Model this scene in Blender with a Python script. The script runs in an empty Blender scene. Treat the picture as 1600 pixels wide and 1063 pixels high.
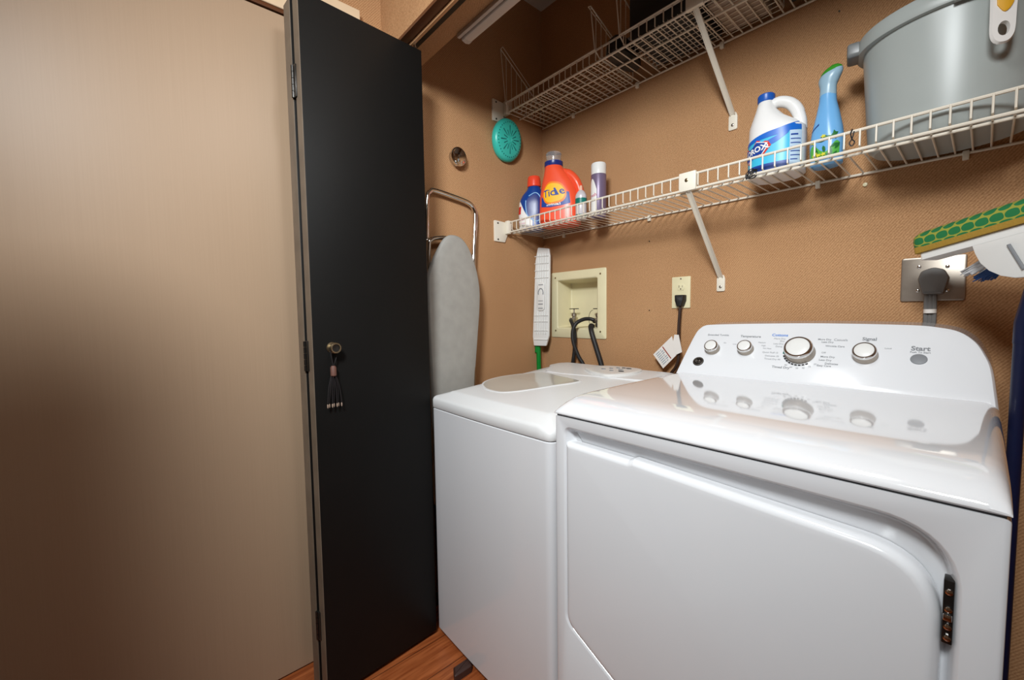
import bpy, bmesh, math, random
from math import sin, cos, pi, sqrt, atan2, radians
from mathutils import Matrix, Vector
random.seed(7)
SC = bpy.context.scene
COL = SC.collection

# ------------------------------------------------------------------ camera
cam_d = bpy.data.cameras.new('camera')
cam_d.sensor_width = 36.0
cam_d.lens = 14.655
cam_d.clip_start = 0.02
cam = bpy.data.objects.new('camera', cam_d)
COL.objects.link(cam)
yaw, pit, rol = radians(48.5722), radians(3.5717), radians(-0.8014)
F = Vector((-sin(yaw)*cos(pit), cos(yaw)*cos(pit), -sin(pit)))
R = Vector((cos(yaw), sin(yaw), 0)); U = R.cross(F)
R2 = R*cos(rol) + U*sin(rol); U2 = -R*sin(rol) + U*cos(rol)
m = Matrix((R2, U2, -F)).transposed().to_4x4()
m.translation = Vector((1.5071, -1.5523, 1.1907))
cam.matrix_world = m
SC.camera = cam

# ------------------------------------------------------------------ light and exposure
SC.view_settings.view_transform = 'Standard'
SC.view_settings.look = 'None'
SC.view_settings.gamma = 1
SC.view_settings.use_curve_mapping = False
SC.view_settings.exposure = 0.0
w = bpy.data.worlds.new('world'); SC.world = w; w.use_nodes = True
w.node_tree.nodes['Background'].inputs[0].default_value = (1.0, 0.93, 0.85, 1)
w.node_tree.nodes['Background'].inputs[1].default_value = 0.02

sd = bpy.data.lights.new('hall_spot_light', 'SPOT')
sd.energy = 196.0; sd.color = (0.935, 0.985, 1.0); sd.spot_size = radians(104); sd.spot_blend = 1.0; sd.shadow_soft_size = 0.20
so = bpy.data.objects.new('hall_spot_light', sd); COL.objects.link(so)
so.location = (1.52, -2.05, 2.28)
so.rotation_euler = (Vector((0.30, -0.45, 1.12)) - so.location).to_track_quat('-Z', 'Y').to_euler()

ad = bpy.data.lights.new('fill_light', 'AREA')  # fill added to lighten the left wall beside the black door
ad.shape = 'DISK'; ad.size = 0.26; ad.energy = 4.4; ad.color = (0.96, 0.99, 1.0)
ao = bpy.data.objects.new('fill_light', ad); COL.objects.link(ao)
ao.location = (1.22, -1.14, 2.20)
ao.rotation_euler = (Vector((0.35, -0.50, 1.1)) - ao.location).to_track_quat('-Z', 'Y').to_euler()

# ------------------------------------------------------------------ materials
def lin(c):
    c = c/255.0
    return c/12.92 if c <= 0.04045 else ((c+0.055)/1.055)**2.4
def rgb(r, g, b): return (lin(r), lin(g), lin(b), 1)
def mat(name, col, rough=0.5, metal=0.0, coat=0.0, vary=0.0, vscale=8.0, bump=0.0, bscale=200.0, trans=0.0, ior=1.45, spec=0.5):
    mt = bpy.data.materials.new(name); mt.use_nodes = True
    nt = mt.node_tree; b = nt.nodes['Principled BSDF']
    c = rgb(*col)
    b.inputs['Base Color'].default_value = c
    b.inputs['Roughness'].default_value = rough
    b.inputs['Metallic'].default_value = metal
    b.inputs['Coat Weight'].default_value = coat
    b.inputs['Coat Roughness'].default_value = 0.06
    b.inputs['Transmission Weight'].default_value = trans
    b.inputs['IOR'].default_value = ior
    b.inputs['Specular IOR Level'].default_value = spec
    tc = nt.nodes.new('ShaderNodeTexCoord')
    if vary > 0:
        n = nt.nodes.new('ShaderNodeTexNoise'); n.inputs['Scale'].default_value = vscale; n.inputs['Detail'].default_value = 4
        nt.links.new(tc.outputs['Object'], n.inputs['Vector'])
        rp = nt.nodes.new('ShaderNodeValToRGB')
        rp.color_ramp.elements[0].position = 0.3; rp.color_ramp.elements[1].position = 0.7
        rp.color_ramp.elements[0].color = tuple(x*(1-vary) for x in c[:3])+(1,)
        rp.color_ramp.elements[1].color = tuple(min(1, x*(1+vary)) for x in c[:3])+(1,)
        nt.links.new(n.outputs['Fac'], rp.inputs['Fac'])
        nt.links.new(rp.outputs['Color'], b.inputs['Base Color'])
    if bump > 0:
        n2 = nt.nodes.new('ShaderNodeTexNoise'); n2.inputs['Scale'].default_value = bscale; n2.inputs['Detail'].default_value = 3
        nt.links.new(tc.outputs['Object'], n2.inputs['Vector'])
        bp = nt.nodes.new('ShaderNodeBump'); bp.inputs['Strength'].default_value = bump; bp.inputs['Distance'].default_value = 0.002
        nt.links.new(n2.outputs['Fac'], bp.inputs['Height'])
        nt.links.new(bp.outputs['Normal'], b.inputs['Normal'])
    return mt

class NT:
    def __init__(s, mt): s.nt = mt.node_tree
    def n(s, t, **k):
        x = s.nt.nodes.new(t)
        for a, v in k.items(): setattr(x, a, v)
        return x
    def l(s, a, b): s.nt.links.new(a, b)
    def math(s, op, a, b=None):
        x = s.n('ShaderNodeMath', operation=op)
        for i, v in enumerate((a, b)):
            if v is None: continue
            if isinstance(v, (int, float)): x.inputs[i].default_value = v
            else: s.l(v, x.inputs[i])
        return x.outputs[0]

def wallpaper_mat():
    mt = mat('woven_wallpaper', (178, 130, 86), 0.85, spec=0.2)
    N = NT(mt); b = mt.node_tree.nodes['Principled BSDF']
    tc = N.n('ShaderNodeTexCoord'); sx = N.n('ShaderNodeSeparateXYZ'); N.l(tc.outputs['Object'], sx.inputs[0])
    u = N.math('ADD', sx.outputs[0], sx.outputs[1]); v = sx.outputs[2]
    nz = N.n('ShaderNodeTexNoise'); nz.inputs['Scale'].default_value = 90; nz.inputs['Detail'].default_value = 2
    N.l(tc.outputs['Object'], nz.inputs['Vector'])
    wob = N.math('MULTIPLY', nz.outputs['Fac'], 2.2)
    k = 2*pi/0.0075
    d1 = N.math('SINE', N.math('ADD', N.math('MULTIPLY', N.math('SUBTRACT', v, N.math('MULTIPLY', u, 1.25)), k*0.8), wob))
    a = N.math('SINE', N.math('MULTIPLY', u, 2*pi/0.006)); c = N.math('SINE', N.math('MULTIPLY', v, 2*pi/0.0045))
    basket = N.math('MULTIPLY', a, c)
    tot = N.math('ADD', N.math('MULTIPLY', d1, 0.28), N.math('MULTIPLY', basket, 0.16))
    n2 = N.n('ShaderNodeTexNoise'); n2.inputs['Scale'].default_value = 2.2; n2.inputs['Detail'].default_value = 5
    N.l(tc.outputs['Object'], n2.inputs['Vector'])
    n3 = N.n('ShaderNodeTexNoise'); n3.inputs['Scale'].default_value = 230; N.l(tc.outputs['Object'], n3.inputs['Vector'])
    fac = N.math('ADD', N.math('ADD', N.math('MULTIPLY', tot, 0.55), 0.5), N.math('MULTIPLY', N.math('SUBTRACT', n2.outputs['Fac'], 0.5), 0.45))
    fac = N.math('ADD', fac, N.math('MULTIPLY', N.math('SUBTRACT', n3.outputs['Fac'], 0.5), 0.9))
    rp = N.n('ShaderNodeValToRGB')
    rp.color_ramp.elements[0].color = rgb(140, 96, 62); rp.color_ramp.elements[1].color = rgb(212, 167, 123)
    N.l(fac, rp.inputs[0]); N.l(rp.outputs[0], b.inputs['Base Color'])
    bp = N.n('ShaderNodeBump'); bp.inputs['Strength'].default_value = 0.35; bp.inputs['Distance'].default_value = 0.0015
    N.l(tot, bp.inputs['Height']); N.l(bp.outputs[0], b.inputs['Normal'])
    return mt

def floor_mat():
    mt = mat('wood_floor', (150, 84, 44), 0.35)
    N = NT(mt); b = mt.node_tree.nodes['Principled BSDF']
    tc = N.n('ShaderNodeTexCoord'); mp = N.n('ShaderNodeMapping'); mp.inputs['Scale'].default_value = (26, 2.0, 1)
    N.l(tc.outputs['Object'], mp.inputs[0])
    nz = N.n('ShaderNodeTexNoise'); nz.inputs['Scale'].default_value = 3.0; nz.inputs['Detail'].default_value = 8; nz.inputs['Distortion'].default_value = 0.8
    N.l(mp.outputs[0], nz.inputs['Vector'])
    rp = N.n('ShaderNodeValToRGB'); rp.color_ramp.elements[0].position = 0.3; rp.color_ramp.elements[1].position = 0.72
    rp.color_ramp.elements[0].color = rgb(138, 66, 30); rp.color_ramp.elements[1].color = rgb(192, 110, 62)
    N.l(nz.outputs['Fac'], rp.inputs[0])
    sx = N.n('ShaderNodeSeparateXYZ'); N.l(tc.outputs['Object'], sx.inputs[0])
    pl = N.math('LESS_THAN', N.math('FRACT', N.math('MULTIPLY', N.math('ADD', sx.outputs[0], 0.031), 1/0.125)), 0.02)
    mx = N.n('ShaderNodeMix', data_type='RGBA'); N.l(pl, mx.inputs[0]); N.l(rp.outputs[0], mx.inputs[6]); mx.inputs[7].default_value = rgb(70, 34, 18)
    N.l(mx.outputs[2], b.inputs['Base Color'])
    return mt

def beige_door_mat():
    mt = mat('beige_laminate', (214, 180, 144), 0.42)
    N = NT(mt); b = mt.node_tree.nodes['Principled BSDF']
    tc = N.n('ShaderNodeTexCoord'); mp = N.n('ShaderNodeMapping'); mp.inputs['Scale'].default_value = (1, 160, 1.2)
    N.l(tc.outputs['Object'], mp.inputs[0])
    nz = N.n('ShaderNodeTexNoise'); nz.inputs['Scale'].default_value = 2.0; nz.inputs['Detail'].default_value = 3
    N.l(mp.outputs[0], nz.inputs['Vector'])
    rp = N.n('ShaderNodeValToRGB'); rp.color_ramp.elements[0].color = rgb(170, 143, 117); rp.color_ramp.elements[1].color = rgb(177, 150, 124)
    N.l(nz.outputs['Fac'], rp.inputs[0]); N.l(rp.outputs[0], b.inputs['Base Color'])
    return mt

def sponge_mat():
    mt = mat('sponge_scales', (60, 120, 55), 0.85)
    N = NT(mt); b = mt.node_tree.nodes['Principled BSDF']
    tc = N.n('ShaderNodeTexCoord')
    e1 = Vector((.150, -.105, .030)).normalized(); e3 = Vector((0, 0, 1)); e3 = (e3-e1*e3.dot(e1)).normalized(); e2 = e3.cross(e1)
    def dot(v):
        x = N.n('ShaderNodeVectorMath', operation='DOT_PRODUCT'); x.inputs[1].default_value = v; N.l(tc.outputs['Object'], x.inputs[0]); return x.outputs['Value']
    u = dot(e1); v = N.math('ADD', dot(e3-e2), 10.004)
    vr = N.math('MULTIPLY', v, 1/0.0165); row = N.math('FLOOR', vr); fv = N.math('SUBTRACT', N.math('FRACT', vr), 0.5)
    odd = N.math('MULTIPLY', N.math('MODULO', row, 2.0), 0.5)
    fu = N.math('SUBTRACT', N.math('FRACT', N.math('ADD', N.math('ADD', N.math('MULTIPLY', u, 1/0.0235), 50.0), odd)), 0.5)
    p = lambda q, k: N.math('POWER', N.math('MULTIPLY', N.math('ABSOLUTE', q), k), 2.6)
    st = N.math('LESS_THAN', N.math('ADD', p(fu, 2.12), p(fv, 2.18)), 1.0)
    mx = N.n('ShaderNodeMix', data_type='RGBA'); N.l(st, mx.inputs[0]); mx.inputs[6].default_value = rgb(150, 152, 58); mx.inputs[7].default_value = rgb(30, 112, 62)
    N.l(mx.outputs[2], b.inputs['Base Color'])
    return mt

MT = dict(
    wallpaper=wallpaper_mat(), floor=floor_mat(), beige=beige_door_mat(), sponge=sponge_mat(),
    ceiling=mat('ceiling_paint', (205, 195, 182), 0.8, bump=0.2, bscale=90),
    hallwall=mat('hall_paint', (190, 170, 148), 0.8, vary=0.04),
    casing=mat('casing_paint', (222, 196, 164), 0.4, vary=0.03, vscale=20),
    casing_dark=mat('brown_trim', (96, 56, 32), 0.4, vary=0.1, vscale=30),
    track=mat('black_track', (20, 17, 16), 0.35, metal=0.3), lip=mat('track_lip', (215, 165, 120), 0.35),
    blackpaint=mat('black_door_paint', (20, 19, 18), 0.5, spec=0.2, vary=0.10, vscale=3, bump=0.06, bscale=60),
    dooredge_lit=mat('lit_black_door_edge', (112, 98, 84), 0.5, vary=0.15, vscale=14),  # same black paint, with the light on the edge put into its colour
    white=mat('white_enamel', (226, 227, 230), 0.16, coat=0.6, vary=0.01, vscale=3),
    whitegloss=mat('gloss_white_enamel', (228, 228, 230), 0.07, coat=1.0, vary=0.01, vscale=3),
    whitesatin=mat('satin_white_plastic', (226, 226, 226), 0.34, vary=0.01),
    whiteplastic=mat('white_plastic', (226, 225, 222), 0.32, vary=0.015),
    seam=mat('dark_seam', (70, 70, 72), 0.6),
    lidgrey=mat('lid_window_grey', (196, 192, 182), 0.18, coat=0.4, vary=0.02),
    chrome=mat('chrome', (225, 224, 222), 0.07, metal=1.0), steel=mat('brushed_steel', (168, 158, 147), 0.42, metal=1.0, vary=0.08, vscale=40),
    darkmetal=mat('dark_hinge_metal', (70, 68, 66), 0.3, metal=0.9), brass=mat('brass_fitting', (176, 160, 130), 0.3, metal=1.0),
    wire=mat('white_vinyl_wire', (224, 214, 198), 0.35), bracket=mat('ivory_bracket_plastic', (232, 224, 208), 0.4),
    cream=mat('cream_plastic', (228, 218, 180), 0.4, vary=0.03, vscale=12), rubber=mat('black_rubber', (34, 32, 32), 0.5, vary=0.1),
    silver=mat('silver_cover_cloth', (164, 161, 155), 0.55, metal=0.1, vary=0.06, vscale=25, bump=0.25, bscale=60),
    green=mat('green_handle_paint', (0, 128, 46), 0.35), teal=mat('teal_plastic', (58, 190, 174), 0.3, vary=0.03), tealdark=mat('teal_slots', (16, 92, 92), 0.5),
    orange=mat('orange_plastic', (242, 86, 52), 0.3, vary=0.02), orangedark=mat('orange_recess', (205, 60, 36), 0.4), blue=mat('blue_plastic', (16, 62, 140), 0.28, vary=0.03),
    navy=mat('navy_plastic', (30, 46, 120), 0.3), redcap=mat('red_cap_plastic', (236, 72, 44), 0.3), paleblue=mat('pale_blue_line', (140, 190, 232), 0.4),
    labelwhite=mat('white_label', (236, 234, 230), 0.4, vary=0.02), red=mat('red_print', (206, 44, 38), 0.4), yellow=mat('yellow_print', (250, 190, 36), 0.4),
    orangeprint=mat('orange_print', (245, 130, 30), 0.4), bluep=mat('blue_print', (28, 66, 150), 0.4), midblue=mat('bright_blue_print', (22, 100, 196), 0.35), cyan=mat('cyan_print', (64, 184, 220), 0.35),
    lightlabel=mat('pale_blue_print', (186, 208, 228), 0.4), black=mat('black_print', (28, 28, 32), 0.5), grey=mat('grey_print', (128, 130, 134), 0.5), cottonblue=mat('blue_lettering', (40, 120, 210), 0.5),
    clear=mat('clear_cap', (236, 240, 244), 0.08, trans=0.85, ior=1.3), jug=mat('white_jug_plastic', (232, 230, 228), 0.3, vary=0.015),
    bluecap=mat('blue_cap', (26, 84, 172), 0.35), spraybottle=mat('sky_blue_plastic', (112, 172, 222), 0.22, vary=0.03), spraygrey=mat('blue_grey_plastic', (150, 180, 198), 0.3),
    greenplastic=mat('green_plastic', (56, 140, 40), 0.35), leaf=mat('leaf_print', (84, 170, 66), 0.4), leafdark=mat('dark_leaf_print', (30, 104, 44), 0.4), flower=mat('yellow_flower_print', (216, 206, 60), 0.4),
    greybucket=mat('grey_bucket_plastic', (160, 165, 162), 0.33, vary=0.02), darklug=mat('dark_grey_lug', (112, 114, 114), 0.35), brushwhite=mat('brush_white', (226, 222, 218), 0.35), brushyellow=mat('yellow_grip', (216, 160, 40), 0.45),
    can=mat('aerosol_white', (214, 208, 212), 0.25, metal=0.2), mauve=mat('mauve_print', (120, 104, 130), 0.35, metal=0.2), pink=mat('pink_print', (206, 130, 150), 0.4), tealprint=mat('teal_print', (16, 112, 100), 0.4),
    peach=mat('peach_nozzle', (230, 176, 150), 0.4), darkgrey=mat('dark_grey_plug', (112, 110, 108), 0.5, vary=0.04), tagpaper=mat('tag_paper', (228, 222, 216), 0.6), tagline=mat('tag_lettering', (110, 140, 160), 0.6), tagred=mat('tag_stripe', (150, 60, 44), 0.6),
    slot=mat('outlet_slots', (80, 66, 46), 0.6), blackplastic=mat('black_plastic_box', (40, 44, 46), 0.45, vary=0.1), pale=mat('pale_cardboard', (168, 150, 134), 0.7, vary=0.06),
    lampwhite=mat('fluorescent_housing', (196, 186, 178), 0.4), diffuser=mat('fluorescent_diffuser', (206, 194, 184), 0.3), wedge=mat('dark_brown_rubber', (66, 44, 38), 0.5), yellowsponge=mat('yellow_sponge', (158, 124, 46), 0.9, bump=0.5, bscale=300),
    bristle=mat('white_bristle', (196, 196, 198), 0.7), bluebristle=mat('blue_bristle', (24, 60, 112), 0.7), bluepole=mat('dark_blue_pole', (14, 22, 54), 0.35), cord=mat('brown_cord', (52, 32, 22), 0.6), tassel=mat('tassel_thread', (20, 13, 15), 0.7, vary=0.2, vscale=300), bead=mat('tassel_bead', (160, 138, 122), 0.4), tasselband=mat('tassel_band', (104, 70, 60), 0.6),
)

# ------------------------------------------------------------------ geometry helpers
def nb(): return bmesh.new()
def box(bm, x0, x1, y0, y1, z0, z1, bev=0.0, seg=2):
    vs = [bm.verts.new((x, y, z)) for x in (x0, x1) for y in (y0, y1) for z in (z0, z1)]
    fs = [bm.faces.new([vs[i] for i in q]) for q in ((0, 1, 3, 2), (4, 6, 7, 5), (0, 4, 5, 1), (2, 3, 7, 6), (0, 2, 6, 4), (1, 5, 7, 3))]
    bmesh.ops.recalc_face_normals(bm, faces=fs)
    if bev > 0:
        es = list({e for f in fs for e in f.edges})
        bmesh.ops.bevel(bm, geom=es, offset=bev, segments=seg, profile=0.5, affect='EDGES')
def loft(bm, loops, cap0=True, cap1=True, closed=True):
    rows = [[bm.verts.new(p) for p in lp] for lp in loops]
    n = len(rows[0])
    for a, b in zip(rows[:-1], rows[1:]):
        for i in range(n if closed else n-1):
            j = (i+1) % n
            bm.faces.new((a[i], a[j], b[j], b[i]))
    if cap0: bm.faces.new(list(reversed(rows[0])))
    if cap1: bm.faces.new(rows[-1])
    return rows
def spline(pts, n=8):
    P = [Vector(p) for p in pts]; out = []
    for i in range(len(P)-1):
        p0 = P[max(i-1, 0)]; p1 = P[i]; p2 = P[i+1]; p3 = P[min(i+2, len(P)-1)]
        for k in range(n):
            t = k/n
            out.append(0.5*((2*p1)+(-p0+p2)*t+(2*p0-5*p1+4*p2-p3)*t*t+(-p0+3*p1-3*p2+p3)*t**3))
    out.append(P[-1]); return out
def tube(bm, pts, r, seg=10, closed=False, sm=0, flat=None):
    P = [Vector(p) for p in (spline(pts, sm) if sm else pts)]
    n = len(P); loops = []; up = None
    for i, p in enumerate(P):
        a = P[(i-1) % n] if (closed or i > 0) else P[i]; b = P[(i+1) % n] if (closed or i < n-1) else P[i]
        t = (b-a).normalized()
        if up is None: up = t.orthogonal().normalized()
        else:
            up = up - t*up.dot(t)
            up = up.normalized() if up.length > 1e-6 else t.orthogonal().normalized()
        v = t.cross(up)
        rr = r[min(i, len(r)-1)] if isinstance(r, (list, tuple)) else r
        loops.append([p + up*rr*cos(2*pi*k/seg) + v*rr*sin(2*pi*k/seg) for k in range(seg)])
    if closed:
        loops.append(loops[0]); 
        rows = [[bm.verts.new(q) for q in lp] for lp in loops[:-1]]; rows.append(rows[0])
        for a, b in zip(rows[:-1], rows[1:]):
            for k in range(seg): bm.faces.new((a[k], a[(k+1) % seg], b[(k+1) % seg], b[k]))
    else: loft(bm, loops)
def xf(bm, M, start=0):
    bm.verts.ensure_lookup_table()
    for v in list(bm.verts)[start:]: v.co = M @ v.co
def frame(o, ex, ey, ez):
    M = Matrix((Vector(ex), Vector(ey), Vector(ez))).transposed().to_4x4(); M.translation = Vector(o); return M
def lathe(bm, prof, seg=32, M=None):
    s = len(bm.verts)
    loops = [[(r*cos(2*pi*k/seg), r*sin(2*pi*k/seg), z) for k in range(seg)] for r, z in prof]
    loft(bm, loops)
    if M is not None: xf(bm, M, s)
def round_poly(pts, rad, seg=8):
    out = []; n = len(pts)
    for i in range(n):
        p = Vector(pts[i]); a = Vector(pts[i-1]); b = Vector(pts[(i+1) % n])
        r = rad[i] if isinstance(rad, (list, tuple)) else rad
        if r <= 0: out.append(p); continue
        da = (a-p).normalized(); db = (b-p).normalized()
        ang = da.angle(db); t = min(r/math.tan(ang/2), (a-p).length*0.49, (b-p).length*0.49)
        q0 = p+da*t; q1 = p+db*t
        for k in range(seg+1):
            s = k/seg; out.append((q0*(1-s)+p*s)*(1-s)+(p*(1-s)+q1*s)*s)
    return [(v[0], v[1]) for v in out]
def inset(pts, d):
    n = len(pts); A = sum(pts[i-1][0]*pts[i][1]-pts[i][0]*pts[i-1][1] for i in range(n)); s = 1 if A > 0 else -1
    out = []
    for i in range(n):
        p = Vector(pts[i]); a = Vector(pts[i-1]); b = Vector(pts[(i+1) % n])
        e1 = (p-a); e2 = (b-p)
        if e1.length < 1e-9: e1 = e2
        if e2.length < 1e-9: e2 = e1
        e1.normalize(); e2.normalize()
        n1 = Vector((-e1.y, e1.x))*s; n2 = Vector((-e2.y, e2.x))*s
        nn = n1+n2
        nn = nn.normalized() if nn.length > 1e-6 else n1
        k = max(0.5, nn.dot(n1)); q = p+nn*(d/k); out.append((q.x, q.y))
    return out
def prism(bm, poly, M, d, bev=0.0):
    """extrude a 2-D polygon by d along the frame's third axis, with softened top edge"""
    s = len(bm.verts)
    loops = [[(x, y, 0) for x, y in poly]]
    if bev > 0:
        loops += [[(x, y, d-bev) for x, y in poly], [(x, y, d-bev*0.3) for x, y in inset(poly, bev*0.3)], [(x, y, d) for x, y in inset(poly, bev)]]
    else: loops.append([(x, y, d) for x, y in poly])
    loft(bm, loops); xf(bm, M, s)

def rootloc(p):
    while p.parent: p = p.parent
    return p.location
def obj(name, bm, m, parent=None, loc=None, smooth=35, label=None):
    bmesh.ops.recalc_face_normals(bm, faces=bm.faces[:])
    me = bpy.data.meshes.new(name); 
    off = rootloc(parent) if parent else (Vector(loc) if loc else Vector((0, 0, 0)))
    bmesh.ops.translate(bm, verts=bm.verts[:], vec=-off)
    bm.to_mesh(me); bm.free()
    me.materials.append(MT[m] if isinstance(m, str) else m)
    if smooth:
        me.shade_smooth(); me.set_sharp_from_angle(angle=radians(smooth))
    o = bpy.data.objects.new(name, me); COL.objects.link(o)
    if parent: o.parent = parent
    else: o.location = off
    if label: o['label'] = label
    return o
def tag(o, label, cat, group=None, kind=None):
    o['label'] = label; o['category'] = cat
    if group: o['group'] = group
    if kind: o['kind'] = kind
    return o
def thing(name, loc, label, cat, group=None, kind=None):
    o = bpy.data.objects.new(name, None); o.empty_display_size = 0.05; COL.objects.link(o); o.location = loc
    bpy.context.view_layer.update()
    return tag(o, label, cat, group, kind)
def struct(name, bm, m, label=None, cat=None, smooth=None):
    o = obj(name, bm, m, smooth=smooth); o['kind'] = 'structure'
    if label: o['label'] = label; o['category'] = cat
    return o
def text_mesh(txt, size, bold=0.0, align='CENTER', shear=0.0, sx=1.0):
    c = bpy.data.curves.new('txt', 'FONT'); c.body = txt; c.size = size; c.align_x = align; c.align_y = 'CENTER'
    c.offset = bold; c.shear = shear; c.resolution_u = 3
    o = bpy.data.objects.new('txt', c); COL.objects.link(o)
    bpy.context.view_layer.update()
    me = o.evaluated_get(bpy.context.evaluated_depsgraph_get()).to_mesh()
    vs = [(v.co.x*sx, v.co.y) for v in me.vertices]; fs = [tuple(p.vertices) for p in me.polygons]
    o.to_mesh_clear(); bpy.data.objects.remove(o); bpy.data.curves.remove(c)
    return vs, fs
def add_text(bm, txt, size, fn, **k):
    vs, fs = text_mesh(txt, size, **k)
    bv = [bm.verts.new(fn(x, y)) for x, y in vs]
    for f in fs:
        try: bm.faces.new([bv[i] for i in f])
        except ValueError: pass
def flat_fn(M, ox=0, oy=0, lift=0.0006): return lambda x, y: M @ Vector((ox+x, oy+y, lift))

class Body:
    """stack of superellipse rings (cx, cy, z, rx, ry, n) in a local frame M; surface points, patches and lettering lie on it"""
    def __init__(s, rings, M=None): s.r = rings; s.M = M or Matrix.Identity(4)
    def at(s, z):
        r = s.r
        if z <= r[0][2]: return r[0]
        for a, b in zip(r[:-1], r[1:]):
            if a[2] <= z <= b[2]:
                t = (z-a[2])/(b[2]-a[2]) if b[2] > a[2] else 0
                return tuple(p*(1-t)+q*t for p, q in zip(a, b))
        return r[-1]
    def pt(s, z, a, off=0.0, ring=None):
        cx, cy, zz, rx, ry, n = ring or s.at(z)
        c, d = cos(a), sin(a)
        x = (rx+off)*math.copysign(abs(c)**(2/n), c); y = (ry+off)*math.copysign(abs(d)**(2/n), d)
        return s.M @ Vector((cx+x, cy+y, zz if ring else z))
    def fill(s, bm, seg=40):
        loft(bm, [[s.pt(0, 2*pi*k/seg, ring=r) for k in range(seg)] for r in s.r])
    def patch(s, bm, z0, z1, a0, a1, off=0.0008, nz=8, na=16, zf=None):
        g = []
        for i in range(nz+1):
            row = []
            for k in range(na+1):
                t = k/na; a = a0+(a1-a0)*t
                lo, hi = (zf(t) if zf else (z0, z1))
                row.append(bm.verts.new(s.pt(lo+(hi-lo)*i/nz, a, off)))
            g.append(row)
        for i in range(nz):
            for k in range(na): bm.faces.new((g[i][k], g[i][k+1], g[i+1][k+1], g[i+1][k]))
    def fn(s, ac, zc, rad, off=0.001, rot=0.0, rev=1):
        def f(x, y):
            X = x*cos(rot)-y*sin(rot); Y = x*sin(rot)+y*cos(rot)
            return s.pt(zc+Y, ac+rev*X/rad, off)
        return f
    def blob(s, bm, ac, zc, rad, pts, off=0.001, rings=4, rot=0.0):
        f = s.fn(ac, zc, rad, off, rot)
        c = bm.verts.new(f(0, 0)); prev = None
        for q in range(1, rings+1):
            row = [bm.verts.new(f(x*q/rings, y*q/rings)) for x, y in pts]; n = len(row)
            for i in range(n):
                if prev is None: bm.faces.new((c, row[i], row[(i+1) % n]))
                else: bm.faces.new((prev[i], row[i], row[(i+1) % n], prev[(i+1) % n]))
            prev = row
def ell(rx, ry, n=28): return [(rx*cos(2*pi*k/n), ry*sin(2*pi*k/n)) for k in range(n)]

# ================================================================== SETTING
YH0, YH1, ZS = -0.842, -0.715, 2.13      # header front face, header back face, soffit height
bm = nb(); box(bm, -0.1, 2.9, -2.7, 0.15, -0.08, 0.0); struct('floor', bm, 'floor', 'reddish brown wood floor in front of the washer', 'floor')
bm = nb(); box(bm, -0.1, 0.0, -2.7, 0.15, 0.0, 2.75); struct('wall_left', bm, 'wallpaper', 'left wall covered in tan woven wallpaper', 'wall')
# back wall with an opening for the recessed outlet box
BX0, BX1, BZ0, BZ1 = 0.100, 0.342, 1.118, 1.352
bm = nb()
for q in ((0, BX0, 0, 2.75), (BX1, 1.9, 0, 2.75), (BX0, BX1, 0, BZ0), (BX0, BX1, BZ1, 2.75)): box(bm, q[0], q[1], 0.0, 0.15, q[2], q[3])
struct('wall_back', bm, 'wallpaper', 'back wall covered in tan woven wallpaper behind the shelves', 'wall')
bm = nb(); box(bm, 0.0, 1.9, YH0, YH1, ZS, 2.75); box(bm, 1.80, 2.8, YH0, YH1, 0.0, ZS); box(bm, 1.9, 2.8, YH0, YH1, ZS, 2.75)
struct('wall_front', bm, 'wallpaper', 'wallpapered header above the closet opening', 'wall')
bm = nb(); box(bm, 1.80, 1.90, YH1, 0.0, 0.0, 2.75); struct('wall_right', bm, 'wallpaper', 'right wall of the closet', 'wall')
bm = nb(); box(bm, 0.0, 2.8, -2.7, -2.6, 0.0, 2.5); struct('wall_rear', bm, 'hallwall', 'hall wall behind the viewer', 'wall')
bm = nb(); box(bm, 0.74, 0.86, -2.6, -1.80, 0.0, 1.72); struct('wall_light_blocker', bm, 'hallwall', 'added unseen half height wall that shades the beige door', 'wall')  # invented wall out of view, added to shade the beige door's lower left
bm = nb(); box(bm, 2.8, 2.9, -2.7, YH1, 0.0, 2.75); struct('wall_side', bm, 'hallwall', 'hall wall to the right', 'wall')
bm = nb(); box(bm, 0.0, 1.8, YH1, 0.0, 2.68, 2.75); box(bm, 0.0, 2.8, -2.6, YH0, 2.45, 2.5); struct('ceiling', bm, 'ceiling', 'pale ceiling above the closet', 'ceiling')
# door track under the header
bm = nb(); box(bm, 0.02, 1.8, -0.806, -0.789, ZS-0.012, ZS); t = struct('trim_1', bm, 'track', 'black sliding track under the closet header', 'trim')
bm = nb(); box(bm, 0.02, 1.8, -0.817, -0.806, ZS-0.014, ZS, 0.002); l_ = obj('track_lip', bm, 'lip', t)
bm = nb(); box(bm, 0.0, 1.8, -0.850, -0.819, ZS-0.006, ZS+0.006, 0.002); obj('header_strip', bm, 'casing_dark', t)

# flush beige door on the left wall, with its casing
bm = nb(); box(bm, 0.0, 0.022, -2.55, -1.005, 0.006, 2.130, 0.002)
d1 = struct('door_1', bm, 'beige', 'smooth beige flush door on the left wall', 'door')
bm = nb(); box(bm, 0.0, 0.030, -2.6, -0.932, 2.146, 2.252, 0.003); t2 = struct('trim_2', bm, 'casing', 'pale casing over the beige door', 'trim')
bm = nb(); box(bm, 0.0, 0.030, -1.000, -0.932, 0.0, 2.146, 0.003); obj('side_casing', bm, 'casing', t2)
bm = nb(); box(bm, 0.0, 0.026, -2.6, -1.000, 2.134, 2.146, 0.002); obj('head_stop', bm, 'casing_dark', t2)

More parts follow.
